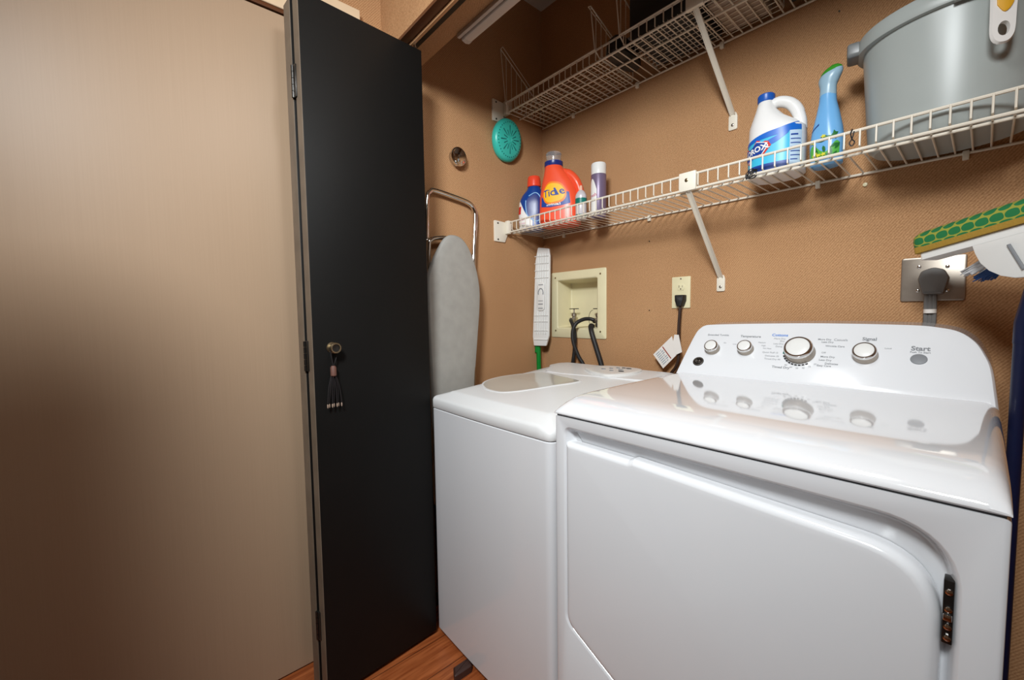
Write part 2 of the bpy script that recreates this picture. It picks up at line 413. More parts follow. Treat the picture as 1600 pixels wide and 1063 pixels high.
# ================================================================== BLACK FOLDING DOOR
dv = Vector((0.061, -0.998, 0)).normalized(); nv = Vector((0.998, 0.061, 0)).normalized()
DP = Vector((0.199, -0.792, 0))
Md = frame(DP, dv, nv, (0, 0, 1))         # local: along the leaf, outwards (+ = towards the closet opening), up
dr = thing('door_2', (0.199, -0.792, 0), 'tall black folding closet door standing folded open at the left jamb', 'door', kind='structure')
def leaf(name, a0, a1, n0, n1, parent):
    bm = nb(); box(bm, a0, a1, n0, n1, 0.018, 2.094, 0.0025); xf(bm, Md); return obj(name, bm, 'blackpaint', parent)
lf = leaf('leaf', 0.0, 0.397, -0.040, 0.0, dr)
lf2 = leaf('leaf', 0.0, 0.402, -0.098, -0.049, dr)
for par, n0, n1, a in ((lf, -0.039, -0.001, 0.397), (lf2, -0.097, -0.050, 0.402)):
    bm = nb(); box(bm, a-0.0005, a+0.0015, n0, n1, 0.02, 2.092); xf(bm, Md); obj('lit_edge', bm, 'dooredge_lit', par, label='black door edge painted brownish grey as if lit')  # thin strip carrying the painted-in light on each leaf's front edge
for z in (1.86, 1.075, 0.24):
    bm = nb(); box(bm, 0.397, 0.4025, -0.060, -0.030, z-0.045, z+0.045, 0.001); xf(bm, Md); h = obj('hinge', bm, 'darkmetal', dr)
    bm = nb(); s0 = 0
    for k in range(5): lathe(bm, [(0.0045, z-0.045+k*0.018), (0.0045, z-0.045+k*0.018+0.0165)], 12, Matrix.Translation((0.404, -0.0445, 0)))
    xf(bm, Md); obj('hinge_knuckle', bm, 'darkmetal', h)
# pivot pin into the track
bm = nb(); lathe(bm, [(0.006, 2.09), (0.006, 2.118)], 12, Matrix.Translation((0.012, -0.02, 0))); xf(bm, Md); obj('pivot_pin', bm, 'chrome', dr)
# knob: ring-faced metal knob; px(518,543) on the leaf face
KA, KZ = 0.343, 1.098
Mk = frame(DP + dv*KA + Vector((0, 0, KZ)), dv, (0, 0, 1), nv)
bm = nb(); lathe(bm, [(0.016, 0), (0.016, 0.002), (0.009, 0.004), (0.0075, 0.014), (0.013, 0.020), (0.0165, 0.026), (0.0165, 0.030), (0.0145, 0.0325), (0.0115, 0.0325), (0.011, 0.029)], 28, Mk)
kn = obj('knob', bm, 'brass', dr, label='round metal door knob')
bm = nb(); lathe(bm, [(0.0112, 0.0285), (0.0112, 0.0295), (0.003, 0.0302)], 24, Mk); obj('knob_inlay', bm, 'darkmetal', kn)
# tassel hanging from the knob
tl = thing('tassel', DP + dv*KA + nv*0.012 + Vector((0, 0, KZ-0.19)), 'dark beaded tassel hanging from the knob of the black door', 'tassel')
TO = DP + dv*KA + nv*0.012 + Vector((0, 0, KZ))
def tp(a, n, z): return TO + dv*a + nv*n + Vector((0, 0, z))
bm = nb(); tube(bm, [tp(0.0, 0.001, 0.010), tp(-0.010, 0.001, 0.0), tp(-0.006, 0.002, -0.03), tp(0.004, 0.003, -0.055), tp(0.009, 0.002, -0.02), tp(0.010, 0.001, 0.0)], 0.0022, 8, closed=True); obj('cord_loop', bm, 'tassel', tl)
bm = nb(); lathe(bm, [(0.005, -0.085), (0.0085, -0.082), (0.0085, -0.058), (0.005, -0.053)], 16, frame(tp(0.004, 0.003, 0), dv, nv, (0, 0, 1))); obj('band', bm, 'tasselband', tl)
for k in range(7):
    a = (k-3)*0.0045; bm = nb(); tube(bm, [tp(0.004+a*0.5, 0.003+0.003*sin(k*2), -0.083), tp(0.004+a*1.2, 0.004, -0.12), tp(0.005+a*1.5, 0.003+0.003*cos(k*3), -0.165)], 0.0017, 6, sm=4); st = obj('strand', bm, 'tassel', tl)
    bm = nb(); lathe(bm, [(0.001, -0.177), (0.0021, -0.174), (0.0021, -0.168), (0.001, -0.165)], 8, frame(tp(0.005+a*1.5, 0.003+0.003*cos(k*3), 0), dv, nv, (0, 0, 1))); obj('bead', bm, 'bead', st)

# ================================================================== WASHING MACHINE
WX0, WX1, WY0, WY1 = 0.200, 0.785, -0.787, -0.075
ZSY = [(-.79, .897), (-.738, .9155), (-.607, .930), (-.495, .941), (-.293, .952), (-.149, .957), (-.05, .958)]
def zs(y):
    for a, b in zip(ZSY[:-1], ZSY[1:]):
        if y <= b[0]:
            t = max(0, (y-a[0])/(b[0]-a[0])); return a[1]+(b[1]-a[1])*t
    return ZSY[-1][1]
ws = thing('washing_machine', (0.49, -0.43, 0), 'white top loading washing machine with grey lid window beside the black door', 'washing machine')
def wash_outline(d=0.0, front_bow=0.006):
    pts = [(WX0, WY1), (WX0, WY0)] + [(WX0+(WX1-WX0)*k/12, WY0-front_bow*sin(pi*k/12)) for k in range(1, 12)] + [(WX1, WY0), (WX1, WY1)]
    rad = [0.02, 0.014]+[0]*11+[0.035, 0.02]
    return inset(round_poly(pts, rad, 6), d)
bm = nb(); o0 = wash_outline(0.0)
loft(bm, [[(x, y, z) for x, y in wash_outline(d)] for d, z in ((0.012, 0.028), (0.0, 0.034), (0.0, 0.8555), (0.003, 0.858))])
cab = obj('cabinet', bm, 'white', ws)
bm = nb(); loft(bm, [[(x, y, z) for x, y in wash_outline(0.004)] for z in (0.856, 0.861)]); obj('top_seam', bm, 'seam', ws)
for x in (WX0+0.06, WX1-0.06):
    for y in (WY0+0.06, WY1-0.06):
        bm = nb(); lathe(bm, [(0.022, 0.0), (0.024, 0.004), (0.016, 0.012), (0.010, 0.030)], 16, Matrix.Translation((x, y, 0))); obj('foot', bm, 'rubber', ws)
bm = nb()
cx, cy = 0.47, -0.40
loops = []
for d, k in ((0.0, 0), (-0.0015, 1), (-0.0015, 2), (0.002, 3), (0.008, 4), (0.036, 5), (0.043, 6), (0.056, 7)):
    if d <= 0.008: pl = wash_outline(d)
    else:
        kx, ky = 1-2*d/(WX1-WX0), 1-2*d/(WY1-WY0); ox, oy = (WX0+WX1)/2, (WY0+WY1)/2
        pl = [(ox+(x-ox)*kx, oy+(y-oy)*ky) for x, y in wash_outline(0.008)]
    lp = []
    for x, y in pl:
        zt = zs(y); zr = zt - 0.016*max(0, 1-(WX1-x)/0.05) - 0.002*max(0, 1-(x-WX0)/0.03)
        z = {0: 0.8605, 1: 0.863, 2: zr-0.008, 3: zr-0.002, 4: zr}.get(k, zr)
        if k == 5: z = zr-0.003
        if k == 6: z = zr+0.0008
        if k == 7: z = zr+0.001
        lp.append((x, y, z))
    loops.append(lp)
inner = pl
for k in (0.85, 0.7, 0.55, 0.4, 0.25, 0.1):
    loops.append([(cx+(x-cx)*k, cy+(y-cy)*k, zs(cy+(y-cy)*k)+0.001) for x, y in inner])
loft(bm, loops); obj('top_cover', bm, 'whitesatin', ws)
# lid and its grey window
lidp = [(.288, -.620), (.343, -.647), (.396, -.654), (.437, -.647), (.477, -.605), (.520, -.520), (.557, -.411), (.531, -.386), (.43, -.366), (.324, -.346), (.289, -.394), (.263, -.45), (.245, -.525), (.255, -.580)]
lidc = [(p.x, p.y) for p in spline([(x, y, 0) for x, y in lidp+lidp[:1]], 4)][:-1]
big = inset(lidc, -0.012)
bm = nb(); loft(bm, [[(x, y, zs(y)+h) for x, y in inset(lidc, d)] for d, h in ((-0.010, -0.002), (-0.009, 0.0022), (-0.004, 0.0035), (-0.001, 0.0028))], cap1=False)
lid = obj('lid_rim', bm, 'whitesatin', ws)
bm = nb(); loft(bm, [[(x, y, zs(y)+h) for x, y in inset(lidc, d)] for d, h in ((-0.001, -0.001), (-0.001, 0.0026), (0.012, 0.0022))] + [[(.40+(x-.40)*k, -.49+(y+.49)*k, zs(-.49+(y+.49)*k)+.0020) for x, y in inset(lidc, .012)] for k in (.8, .55, .3, .05)]); obj('lid_window', bm, 'lidgrey', ws, label='grey see-through lid window')
# raised rear console with an arched button panel
bm = nb()
CF = [(0.0, -.175), (.08, -.225), (.18, -.315), (.35, -.325), (.70, -.295), (1.0, -.26)]
def cfront(t):
    for a, b in zip(CF[:-1], CF[1:]):
        if t <= b[0]: return a[1]+(b[1]-a[1])*(t-a[0])/(b[0]-a[0])
    return CF[-1][1]
loops = []
for k in range(25):
    t = k/24; x = WX0+0.002+(WX1-WX0-0.006)*t; y0 = cfront(t); e = min(1, 8*min(t, 1-t)+0.3)
    prof = [(y0, -.003), (y0+.006, .003), (y0+(-.10-y0)*.5, .005), (-0.11, .009), (-0.088, .006), (-0.080, -.004), (-0.079, -.02), (y0, -.02)]
    loops.append([(x, y, zs(y)+(h*e if h > 0 else h)) for y, h in prof])
loft(bm, loops); obj('rear_console', bm, 'whitesatin', ws)
pp = [(.435, -.213), (.500, -.262), (.560, -.285), (.604, -.292), (.640, -.240), (.655, -.180), (.640, -.120), (.593, -.098), (.493, -.102), (.445, -.150)]
ppc = [(p.x, p.y) for p in spline([(x, y, 0) for x, y in pp+pp[:1]], 4)][:-1]
def zc2(y): return zs(y)+0.0075
bm = nb(); loft(bm, [[(x, y, zc2(y)+h) for x, y in inset(ppc, d)] for d, h in ((0, -0.004), (0, 0.004), (0.003, 0.006), (0.012, 0.006))] + [[(.545+(x-.545)*k, -.19+(y+.19)*k, zc2(-.19+(y+.19)*k)+.006) for x, y in inset(ppc, .012)] for k in (.6, .2)])
cp = obj('control_panel', bm, 'whiteplastic', ws)
for k, (x, y, rx, ry, mm) in enumerate([(.518, -.200, .010, .006, 'grey'), (.535, -.172, .009, .005, 'grey'), (.552, -.150, .009, .005, 'grey'), (.570, -.138, .008, .005, 'black'), (.594, -.140, .012, .006, 'black'), (.585, -.180, .012, .005, 'grey'), (.606, -.210, .012, .006, 'black'), (.566, -.215, .009, .005, 'grey')]):
    bm = nb(); prism(bm, ell(rx, ry, 14), Matrix.Translation((x, y, zc2(y)+0.0055)), 0.0025, 0.0006); obj('button', bm, mm, cp)

# ================================================================== DRYER
DX0, DX1, DY0, DY1, DZ = 0.850, 1.5365, -0.842, -0.055, 0.9545
dy = thing('clothes_dryer', ((DX0+DX1)/2, -0.45, 0), 'large white front loading clothes dryer with chrome control knobs', 'dryer')
# front opening outline (x, z) and door outline
def sag(p): return p
O_ = round_poly([(0.876, 0.9335), (1.503, 0.9275), (1.503, 0.46), (1.36, 0.395), (1.02, 0.395), (0.876, 0.462)], [0.022, 0.085, 0.04, 0.05, 0.05, 0.045], 10)
D_ = round_poly([(0.880, 0.8975), (1.045, 0.8950), (1.056, 0.8995), (1.486, 0.8800), (1.486, 0.463), (1.357, 0.400), (1.023, 0.400), (0.880, 0.465)], [0.010, 0.003, 0.006, 0.085, 0.04, 0.05, 0.05, 0.042], 10)
FR = frame((0, 0, 0), (1, 0, 0), (0, 0, 1), (0, 1, 0))
bm = nb()
outer = [(DX0, 0.02), (DX1, 0.02), (DX1, DZ-0.001), (DX0, DZ-0.001)]
ov = [bm.verts.new((x, DY0, z)) for x, z in outer]
hole = list(O_); A = sum(hole[i-1][0]*hole[i][1]-hole[i][0]*hole[i-1][1] for i in range(len(hole)))
hv = [bm.verts.new((x, DY0, z)) for x, z in hole]
es = [bm.edges.new((ov[i-1], ov[i])) for i in range(4)] + [bm.edges.new((hv[i-1], hv[i])) for i in range(len(hv))]
bmesh.ops.triangle_fill(bm, use_beauty=True, use_dissolve=False, edges=es)
prev = hv
for d, y in ((0.0015, 0.0006), (0.004, 0.003), (0.006, 0.006), (0.010, 0.018), (0.013, 0.024), (0.018, 0.027)):
    row = [bm.verts.new((x, DY0+y, z)) for x, z in inset(hole, d)]
    for i in range(len(row)): bm.faces.new((prev[i-1], prev[i], row[i], row[i-1]))
    prev = row
bm.faces.new(prev)
bv = [bm.verts.new((x, DY1, z)) for x, z in outer]
for i in range(4): bm.faces.new((ov[i-1], ov[i], bv[i], bv[i-1]))
bm.faces.new(list(reversed(bv)))
bmesh.ops.recalc_face_normals(bm, faces=bm.faces[:])
ed = [e for e in bm.edges if e.verts[0] in ov and e.verts[1] in ov or (e.verts[0] in ov and e.verts[1] in bv) or (e.verts[0] in bv and e.verts[1] in ov)]
ed = [e for e in ed if not (abs(e.verts[0].co.x-e.verts[1].co.x) > 0.1 )]
bmesh.ops.bevel(bm, geom=ed, offset=0.006, segments=3, profile=0.5, affect='EDGES')
obj('body', bm, 'white', dy)
bm = nb(); box(bm, DX0+0.004, DX1-0.004, DY0+0.004, DY1-0.004, DZ-0.004, DZ+0.004); obj('top_seam', bm, 'seam', dy)
for x in (DX0+0.06, DX1-0.06):
    for y in (DY0+0.06, DY1-0.06):
        bm = nb(); lathe(bm, [(0.020, 0.0), (0.022, 0.004), (0.014, 0.010), (0.010, 0.022)], 16, Matrix.Translation((x, y, 0))); obj('foot', bm, 'rubber', dy)
# door
bm = nb()
def door_loop(d, y, dtop=0.0):
    lp = []
    for (x, z), (x1, z1) in zip(D_, inset(D_, d)):
        lp.append((x1, DY0+y, z1 - (dtop if z > 0.80 and z1 < z else 0)))
    return lp
loft(bm, [door_loop(0.0, 0.026), door_loop(0.0, 0.012), door_loop(0.0015, 0.006), door_loop(0.005, 0.001), door_loop(0.009, -0.0018)] + [[(1.18+(x-1.18)*k, DY0-0.0022-0.003*(1-k), 0.66+(z-0.66)*k) for x, y, z in door_loop(0.009, 0)] for k in (0.985, 0.95, 0.85, 0.6, 0.3, 0.05)])
dd = obj('door', bm, 'white', dy)
# hinge in the right hand gap
hg = None
bm = nb(); box(bm, 1.4865, 1.4960, DY0+0.002, DY0+0.020, 0.782, 0.862, 0.0012); hg = obj('door_hinge', bm, 'darkmetal', dy, label='dark metal door hinge')
for z in (0.848, 0.826, 0.804, 0.790):
    bm = nb(); lathe(bm, [(0.0036, 0), (0.0036, 0.002), (0.002, 0.003)], 10, frame((1.4915, DY0+0.002, z), (1, 0, 0), (0, 0, 1), (0, -1, 0))); obj('screw', bm, 'chrome', hg)
bm = nb(); box(bm, 1.4872, 1.4950, DY0-0.001, DY0+0.012, 0.812, 0.820, 0.001); obj('hinge_leaf', bm, 'chrome', hg)
# top panel with rounded front and right edges
prof = [(-0.842, 0.9575), (-0.8445, 0.960), (-0.8445, 0.963), (-0.840, 0.9695), (-0.829, 0.9775), (-0.811, 0.9855), (-0.787, 0.9920), (-0.760, 0.9955), (-0.72, 0.9970), (-0.60, 0.9975), (-0.45, 0.9975), (-0.33, 0.9975), (-0.29, 0.9975), (-0.20, 0.9975), (DY1, 0.9975)]
bm = nb(); loops = []
def edge_drop(t):   # lateral profile: distance from the side -> drop
    r = 0.026
    return 0 if t >= r else r - sqrt(max(0, r*r-(r-t)**2))
xs = [0, 0.002, 0.005, 0.009, 0.014, 0.020, 0.028, 0.04]
W = DX1-DX0
xl = [DX0+v for v in xs]+[DX0+W*k/10 for k in range(1, 10)]+[DX1-v for v in reversed(xs)]
for x in xl:
    dside = min(x-DX0, DX1-x); lp = []
    for y, z in prof:
        lp.append((x, y, max(0.9575, z-edge_drop(dside)*(z-0.9575)/0.04)))
    lp += [(x, DY1, 0.9570), (x, DY0+0.001, 0.9570)]
    loops.append(lp)
loft(bm, loops); obj('top_panel', bm, 'whitegloss', dy)
# slanted console
P0 = Vector((0, -0.28, 0.990)); ce = Vector((0, 0.12, 0.17)).normalized(); cn = Vector((0, -ce.z, ce.y))
MC = frame(P0, (1, 0, 0), ce, cn)
co = [(0.851, -0.004), (0.856, 0.036), (0.864, 0.097), (0.874, 0.158), (0.884, 0.181), (0.899, 0.194), (0.930, 0.1985), (1.06, 0.2035), (1.221, 0.206), (1.386, 0.2025), (1.44, 0.196), (1.474, 0.184), (1.499, 0.158), (1.514, 0.125), (1.524, 0.09), (1.531, 0.03), (1.5345, -0.004)]
coc = [(p.x, p.y) for p in spline([(x, y, 0) for x, y in co], 4)]
bm = nb()
def cl(d, lift): return [MC @ Vector((x, y, lift)) for x, y in inset(coc, d)]
def cback(d, y): 
    out = []
    for p in cl(d, 0): out.append(Vector((p.x, max(y, p.y+0.002), p.z)))
    return out
loft(bm, [cback(0.004, -0.062), cback(0, -0.070), cl(0.0, -0.014), cl(0.0012, -0.007), cl(0.005, -0.0015), cl(0.011, 0.0)])
cs = obj('console', bm, 'white', dy)
def knob(x, s, r, h, label=None):
    M = MC @ Matrix.Translation((x, s, 0.0))
    bm = nb(); lathe(bm, [(r*1.00, 0.0), (r*1.02, 0.002), (r*1.0, 0.004), (r*0.98, h*0.70), (r*0.96, h*0.80)], 40, M); k = obj('knob', bm, 'steel', dy, label=label)
    bm = nb(); lathe(bm, [(r*0.985, h*0.72), (r*1.0, h*0.78), (r*0.97, h*0.93), (r*0.90, h), (r*0.80, h), (r*0.79, h*0.96)], 40, M); obj('chrome_ring', bm, 'chrome', k)
    bm = nb(); lathe(bm, [(r*0.80, h*0.9), (r*0.79, h*1.0), (r*0.74, h*1.03), (r*0.4, h*1.055), (0.001, h*1.06)], 40, M); obj('knob_cap', bm, 'whiteplastic', k)
knob(0.949, 0.101, 0.0205, 0.024, 'smallest chrome ringed knob near the left end')
knob(1.044, 0.105, 0.0205, 0.024, 'second small chrome ringed knob')
knob(1.180, 0.103, 0.034, 0.034, 'large chrome ringed cycle knob')
knob(1.316, 0.105, 0.0245, 0.027, 'medium chrome ringed knob near the right')
bm = nb(); prism(bm, ell(0.0145, 0.0135, 32), MC @ Matrix.Translation((1.411, 0.102, 0)), 0.0022, 0.0008); obj('start_button', bm, 'grey', dy, label='grey round start button')
def ctext(txt, size, x, s, m='grey', parent=cs, **k):
    bm = nb(); add_text(bm, txt, size, flat_fn(MC, x, s, 0.0005), **k); return obj('lettering', bm, m, parent, smooth=0)
ctext('Extended Tumble', 0.0090, 0.952, 0.153, bold=0.0001); ctext('Temperature', 0.0105, 1.046, 0.151, bold=0.0002)
ctext('On', 0.006, 0.979, 0.125); ctext('Off', 0.006, 0.922, 0.112)
ctext('Medium', 0.006, 1.081, 0.131); ctext('High', 0.006, 1.087, 0.121); ctext('Low', 0.006, 1.008, 0.122); ctext('No Heat', 0.006, 1.098, 0.112)
ctext('Cottons', 0.0120, 1.122, 0.158, 'cottonblue', bold=0.0002)
for t_, s_ in (('More Dry', 0.146), ('Dry', 0.138), ('Less Dry', 0.129), ('Damp', 0.120)): ctext(t_, 0.0070, 1.138-0.006*(0.15-s_)*60*0.3, s_, align='RIGHT')
for t_, s_, x_ in (('Quick Fluff 15', 0.099, 1.128), ('Delicates 25', 0.088, 1.132), ('Timed Dry 40', 0.078, 1.137)): ctext(t_, 0.0070, x_, s_, align='RIGHT')
ctext('Timed Dry', 0.0095, 1.142, 0.054, bold=0.0002)
for t_, s_, x_ in (('More Dry', 0.148, 1.213), ('Less Dry', 0.140, 1.222), ('Wrinkle Care', 0.128, 1.232)): ctext(t_, 0.0072, x_, s_, align='LEFT', bold=0.0001)
ctext('Casuals', 0.0095, 1.262, 0.148); ctext('Off', 0.007, 1.231, 0.107)
for t_, s_, x_ in (('More Dry', 0.095, 1.226), ('Less Dry', 0.085, 1.224), ('Delicates', 0.075, 1.238), ('Easy Care', 0.068, 1.222)): ctext(t_, 0.0075, x_, s_, align='LEFT', bold=0.0001)
for k, t_ in enumerate(('80', '60', '50', '40', '30', '20')):
    a = radians(238+k*16); ctext(t_, 0.0062, 1.180+0.051*cos(a), 0.103+0.048*sin(a))
ctext('Signal', 0.0125, 1.319, 0.153, bold=0.0003); ctext('Loud', 0.0062, 1.356, 0.128); ctext('Start', 0.0165, 1.412, 0.1305, bold=0.0005); ctext('Push To Start', 0.0062, 1.412, 0.1205, bold=0.0001)
bm = nb()
for k in range(9):
    a0 = radians(196+k*12.5); a1 = a0+radians(9)
    q = [(1.180+r*cos(a), 0.103+r*sin(a)) for r, a in ((0.0405, a0), (0.0405, (a0+a1)/2), (0.0405, a1), (0.0365, a1), (0.0365, (a0+a1)/2), (0.0365, a0))]
    bm.faces.new([bm.verts.new(MC @ Vector((x, y, 0.0006))) for x, y in q])
obj('dial_marks', bm, 'black', cs, smooth=0)
bm = nb()
a0, a1 = radians(168), radians(188)
q = [(1.180+r*cos(a), 0.103+r*sin(a)) for r, a in ((0.041, a0), (0.041, a1), (0.0355, a1), (0.0355, a0))]
bm.faces.new([bm.verts.new(MC @ Vector((x, y, 0.0006))) for x, y in q]); obj('green_mark', bm, 'tealprint', cs, smooth=0)
# round emblem
MB_ = MC @ Matrix.Translation((0.916, 0.053, 0))
bm = nb(); prism(bm, ell(0.0165, 0.0155, 32), MB_, 0.0016, 0.0005); em = obj('emblem', bm, 'darkmetal', dy, label='round grey emblem')
bm = nb(); tube(bm, [MB_ @ Vector((x, y, 0.0018)) for x, y in ell(0.0135, 0.0125, 28)], 0.0006, 6, closed=True)
for sgn in (1, -1):
    tube(bm, [MB_ @ Vector((sgn*x, y, 0.0018)) for x, y in ((-0.001, -0.004), (-0.007, -0.002), (-0.007, 0.003), (-0.003, 0.004), (-0.003, -0.001))], 0.0006, 6, sm=5)
obj('emblem_lines', bm, 'steel', em)

# ================================================================== WIRE SHELVES
SY = -0.250
def wire_shelf(name, loc_z, mids, clips, brace_x, brace_foot, label):
    z = loc_z; x0, x1 = 0.008, 1.792
    t = thing(name, (0.9, 0, z), label, 'shelf', 'wire shelves')
    bm = nb(); n = int((x1-x0)/0.0297)
    for i in range(n+1):
        x = x0+0.010+i*0.0297
        if x > x1-0.005: break
        tube(bm, [(x, -0.004, z+0.0042), (x, SY+0.006, z+0.0042), (x, SY-0.0035, z+0.008), (x, SY-0.0035, z+0.046)], 0.0021, 6)
    obj('wire_deck', bm, 'wire', t)
    for y, dz, r in [(-0.006, 0, 0.0036), (SY, 0, 0.0041), (SY, 0.045, 0.0039)] + [(m_, 0, 0.0036) for m_ in mids]:
        bm = nb(); tube(bm, [(x0, y, z+dz), (x1, y, z+dz)], r, 8); obj('rail', bm, 'wire', t)
    for x in clips:
        bm = nb(); box(bm, x-0.006, x+0.006, -0.012, 0.0, z-0.016, z+0.006, 0.0015); obj('wall_clip', bm, 'bracket', t)
    # end bracket on the left wall
    bm = nb(); pl = round_poly([(-0.325, z-0.046), (-0.262, z-0.046), (-0.246, z-0.01), (-0.246, z+0.046), (-0.325, z+0.050)], [0.006, 0.006, 0.004, 0.006, 0.006], 4)
    prism(bm, [(y, zz) for y, zz in pl], frame((0, 0, 0), (0, 1, 0), (0, 0, 1), (1, 0, 0)), 0.007, 0.0015)
    eb = obj('end_bracket', bm, 'bracket', t)
    bm = nb(); box(bm, 0.007, 0.030, -0.262, -0.242, z-0.008, z+0.052, 0.002); obj('rail_socket', bm, 'bracket', eb)
    for dz in (-0.036, 0.038):
        bm = nb(); lathe(bm, [(0.004, 0.007), (0.004, 0.0085), (0.002, 0.009)], 10, frame((0, -0.305, z+dz), (0, 1, 0), (0, 0, 1), (1, 0, 0))); obj('screw', bm, 'darkmetal', eb)
    # diagonal brace with a foot on the back wall and a clamp on the lip
    a = Vector((brace_x, SY, z-0.004)); fx, fz = brace_foot; b = Vector((fx, -0.007, fz+0.028))
    d = (b-a).normalized(); sx = Vector((1, 0, 0)); up = d.cross(sx).normalized(); sx = up.cross(d)
    bm = nb(); lp = [(-.0085, -.002), (.0085, -.002), (.0085, .003), (.006, .003), (.006, .0), (-.006, .0), (-.006, .003), (-.0085, .003)]
    loft(bm, [[a+sx*x+up*y for x, y in lp], [b+sx*x+up*y for x, y in lp]]); br = obj('brace', bm, 'wire', t)
    bm = nb(); pl = round_poly([(fx-0.014, fz-0.022), (fx+0.014, fz-0.022), (fx+0.014, fz+0.022), (fx+0.009, fz+0.036), (fx-0.009, fz+0.036), (fx-0.014, fz+0.022)], 0.005, 4)
    prism(bm, pl, frame((0, 0, 0), (1, 0, 0), (0, 0, 1), (0, -1, 0)), 0.006, 0.0015); obj('brace_foot', bm, 'bracket', br)
    bm = nb(); lathe(bm, [(0.005, 0.006), (0.005, 0.0075), (0.0025, 0.009)], 12, frame((fx, 0, fz-0.006), (1, 0, 0), (0, 0, 1), (0, -1, 0))); obj('screw', bm, 'steel', br)
    bm = nb(); box(bm, brace_x-0.028, brace_x+0.026, SY-0.010, SY+0.006, z-0.005, z+0.053, 0.003); cl_ = obj('lip_clamp', bm, 'bracket', t)
    bm = nb(); lathe(bm, [(0.0055, 0.0), (0.0055, 0.002), (0.003, 0.003)], 12, frame((brace_x-0.002, SY-0.010, z+0.028), (1, 0, 0), (0, 0, 1), (0, -1, 0))); obj('screw', bm, 'brass', cl_)
    return t
ZL, ZU = 1.572, 2.112
wire_shelf('wire_shelf', ZL, (-0.215,), (0.144, 0.60, 1.160, 1.462), 0.878, (0.881, 1.283), 'lower white wire shelf holding the cleaning bottles and the bucket')
wire_shelf('wire_shelf', ZU, (-0.162,), (0.207, 0.542, 0.872, 1.30), 0.893, (0.912, 1.832), 'upper white wire shelf near the ceiling holding dark boxes')
ZD = ZL+0.0068; ZDU = ZU+0.0068

# ------------------------------------------------------------------ bottles on the lower shelf
# blue stain remover bottle
a = radians(38)
MBL = frame((0.076, -0.152, ZD), (cos(a), sin(a), 0), (-sin(a), cos(a), 0), (0, 0, 1))
B = Body([(0, 0, 0, .052, .034, 3), (0, 0, .006, .060, .039, 3), (0, 0, .08, .062, .041, 3), (0.002, 0, .135, .060, .040, 2.8), (.006, 0, .165, .050, .036, 2.4), (.010, 0, .188, .034, .031, 2.1), (.011, 0, .200, .029, .029, 2), (.011, 0, .206, .027, .027, 2)], MBL)
t = thing('detergent_bottle', MBL.translation, 'small blue bottle with an orange red cap, leftmost on the lower wire shelf', 'bottle', 'cleaning bottles on the lower shelf')
bm = nb(); B.fill(bm); body = obj('bottle_body', bm, 'blue', t)
bm = nb(); lathe(bm, [(.030, .203), (.032, .206), (.031, .228), (.029, .246), (.027, .250), (.002, .251)], 36, MBL @ Matrix.Translation((.011, 0, 0))); obj('cap', bm, 'redcap', t)
bm = nb(); B.patch(bm, 0.008, 0.15, radians(190), radians(272), 0.0008, zf=lambda q: (0.008, 0.150-0.105*q**1.6)); obj('label', bm, 'labelwhite', t)
bm = nb(); B.patch(bm, 0.075, 0.11, radians(200), radians(228), 0.0014); obj('label_patch', bm, 'red', t)
bm = nb(); f = B.fn(radians(226), 0.052, 0.055, 0.0014)
add_text(bm, 'Stain', 0.022, f, bold=0.0003); f = B.fn(radians(228), 0.033, 0.055, 0.0014); add_text(bm, 'Remover', 0.014, f); obj('lettering', bm, 'pink', t, smooth=0)
bm = nb(); f = B.fn(radians(280), 0.105, 0.055, 0.0006)
tube(bm, [f(x, y) for x, y in ((-.020, .050), (.0, .064), (.020, .056), (.030, .03), (.030, -.02), (.022, -.055), (.002, -.066), (-.016, -.04), (-.024, .0), (-.026, .03))], 0.0022, 8, closed=False, sm=5); obj('handle_outline', bm, 'paleblue', t)
bm = nb(); B.blob(bm, radians(280), 0.103, 0.055, [(-.019, .045), (.0, .060), (.018, .052), (.027, .03), (.027, -.02), (.020, -.05), (.002, -.061), (-.013, -.04), (-.021, .0), (-.023, .03)], 0.0010); obj('grip_recess', bm, 'navy', t)

# orange detergent jug
a = radians(30)
MTD = frame((0.238, -0.128, ZD), (cos(a), sin(a), 0), (-sin(a), cos(a), 0), (0, 0, 1))
B = Body([(-.004, 0, 0, .082, .046, 3.2), (-.004, 0, .006, .090, .052, 3.2), (-.004, 0, .06, .092, .053, 3.2), (-.008, 0, .13, .086, .052, 3), (-.011, 0, .18, .075, .048, 2.7), (-.020, 0, .22, .058, .044, 2.4), (-.030, 0, .250, .043, .041, 2.1), (-.033, 0, .262, .039, .039, 2), (-.033, 0, .270, .037, .037, 2)], MTD)
t = thing('detergent_jug', MTD.translation, 'large orange detergent jug with a yellow round logo and clear cap', 'bottle', 'cleaning bottles on the lower shelf')
bm = nb(); B.fill(bm, 48); obj('jug_body', bm, 'orange', t)
bm = nb(); tube(bm, [MTD @ Vector(q) for q in ((-.004, -.006, .236), (.030, -.008, .226), (.062, -.010, .196), (.083, -.010, .150), (.088, -.008, .100), (.082, -.006, .055))], [.018]*8+[.020]*12+[.019]*12+[.016]*9, 14, sm=8); obj('handle', bm, 'orange', t)
bm = nb(); loft(bm, [[MTD @ Vector((x, y, z)) for x, z in round_poly([(.0, .236), (.040, .226), (.070, .185), (.084, .125), (.080, .05), (.0, .06)], .012, 4)] for y in (-.022, .020)]); obj('grip_web', bm, 'orange', t)
bm = nb(); lathe(bm, [(.039, .262), (.041, .265), (.041, .282), (.037, .284)], 40, MTD @ Matrix.Translation((-.033, 0, 0))); obj('collar', bm, 'navy', t, label='dark blue collar ring')
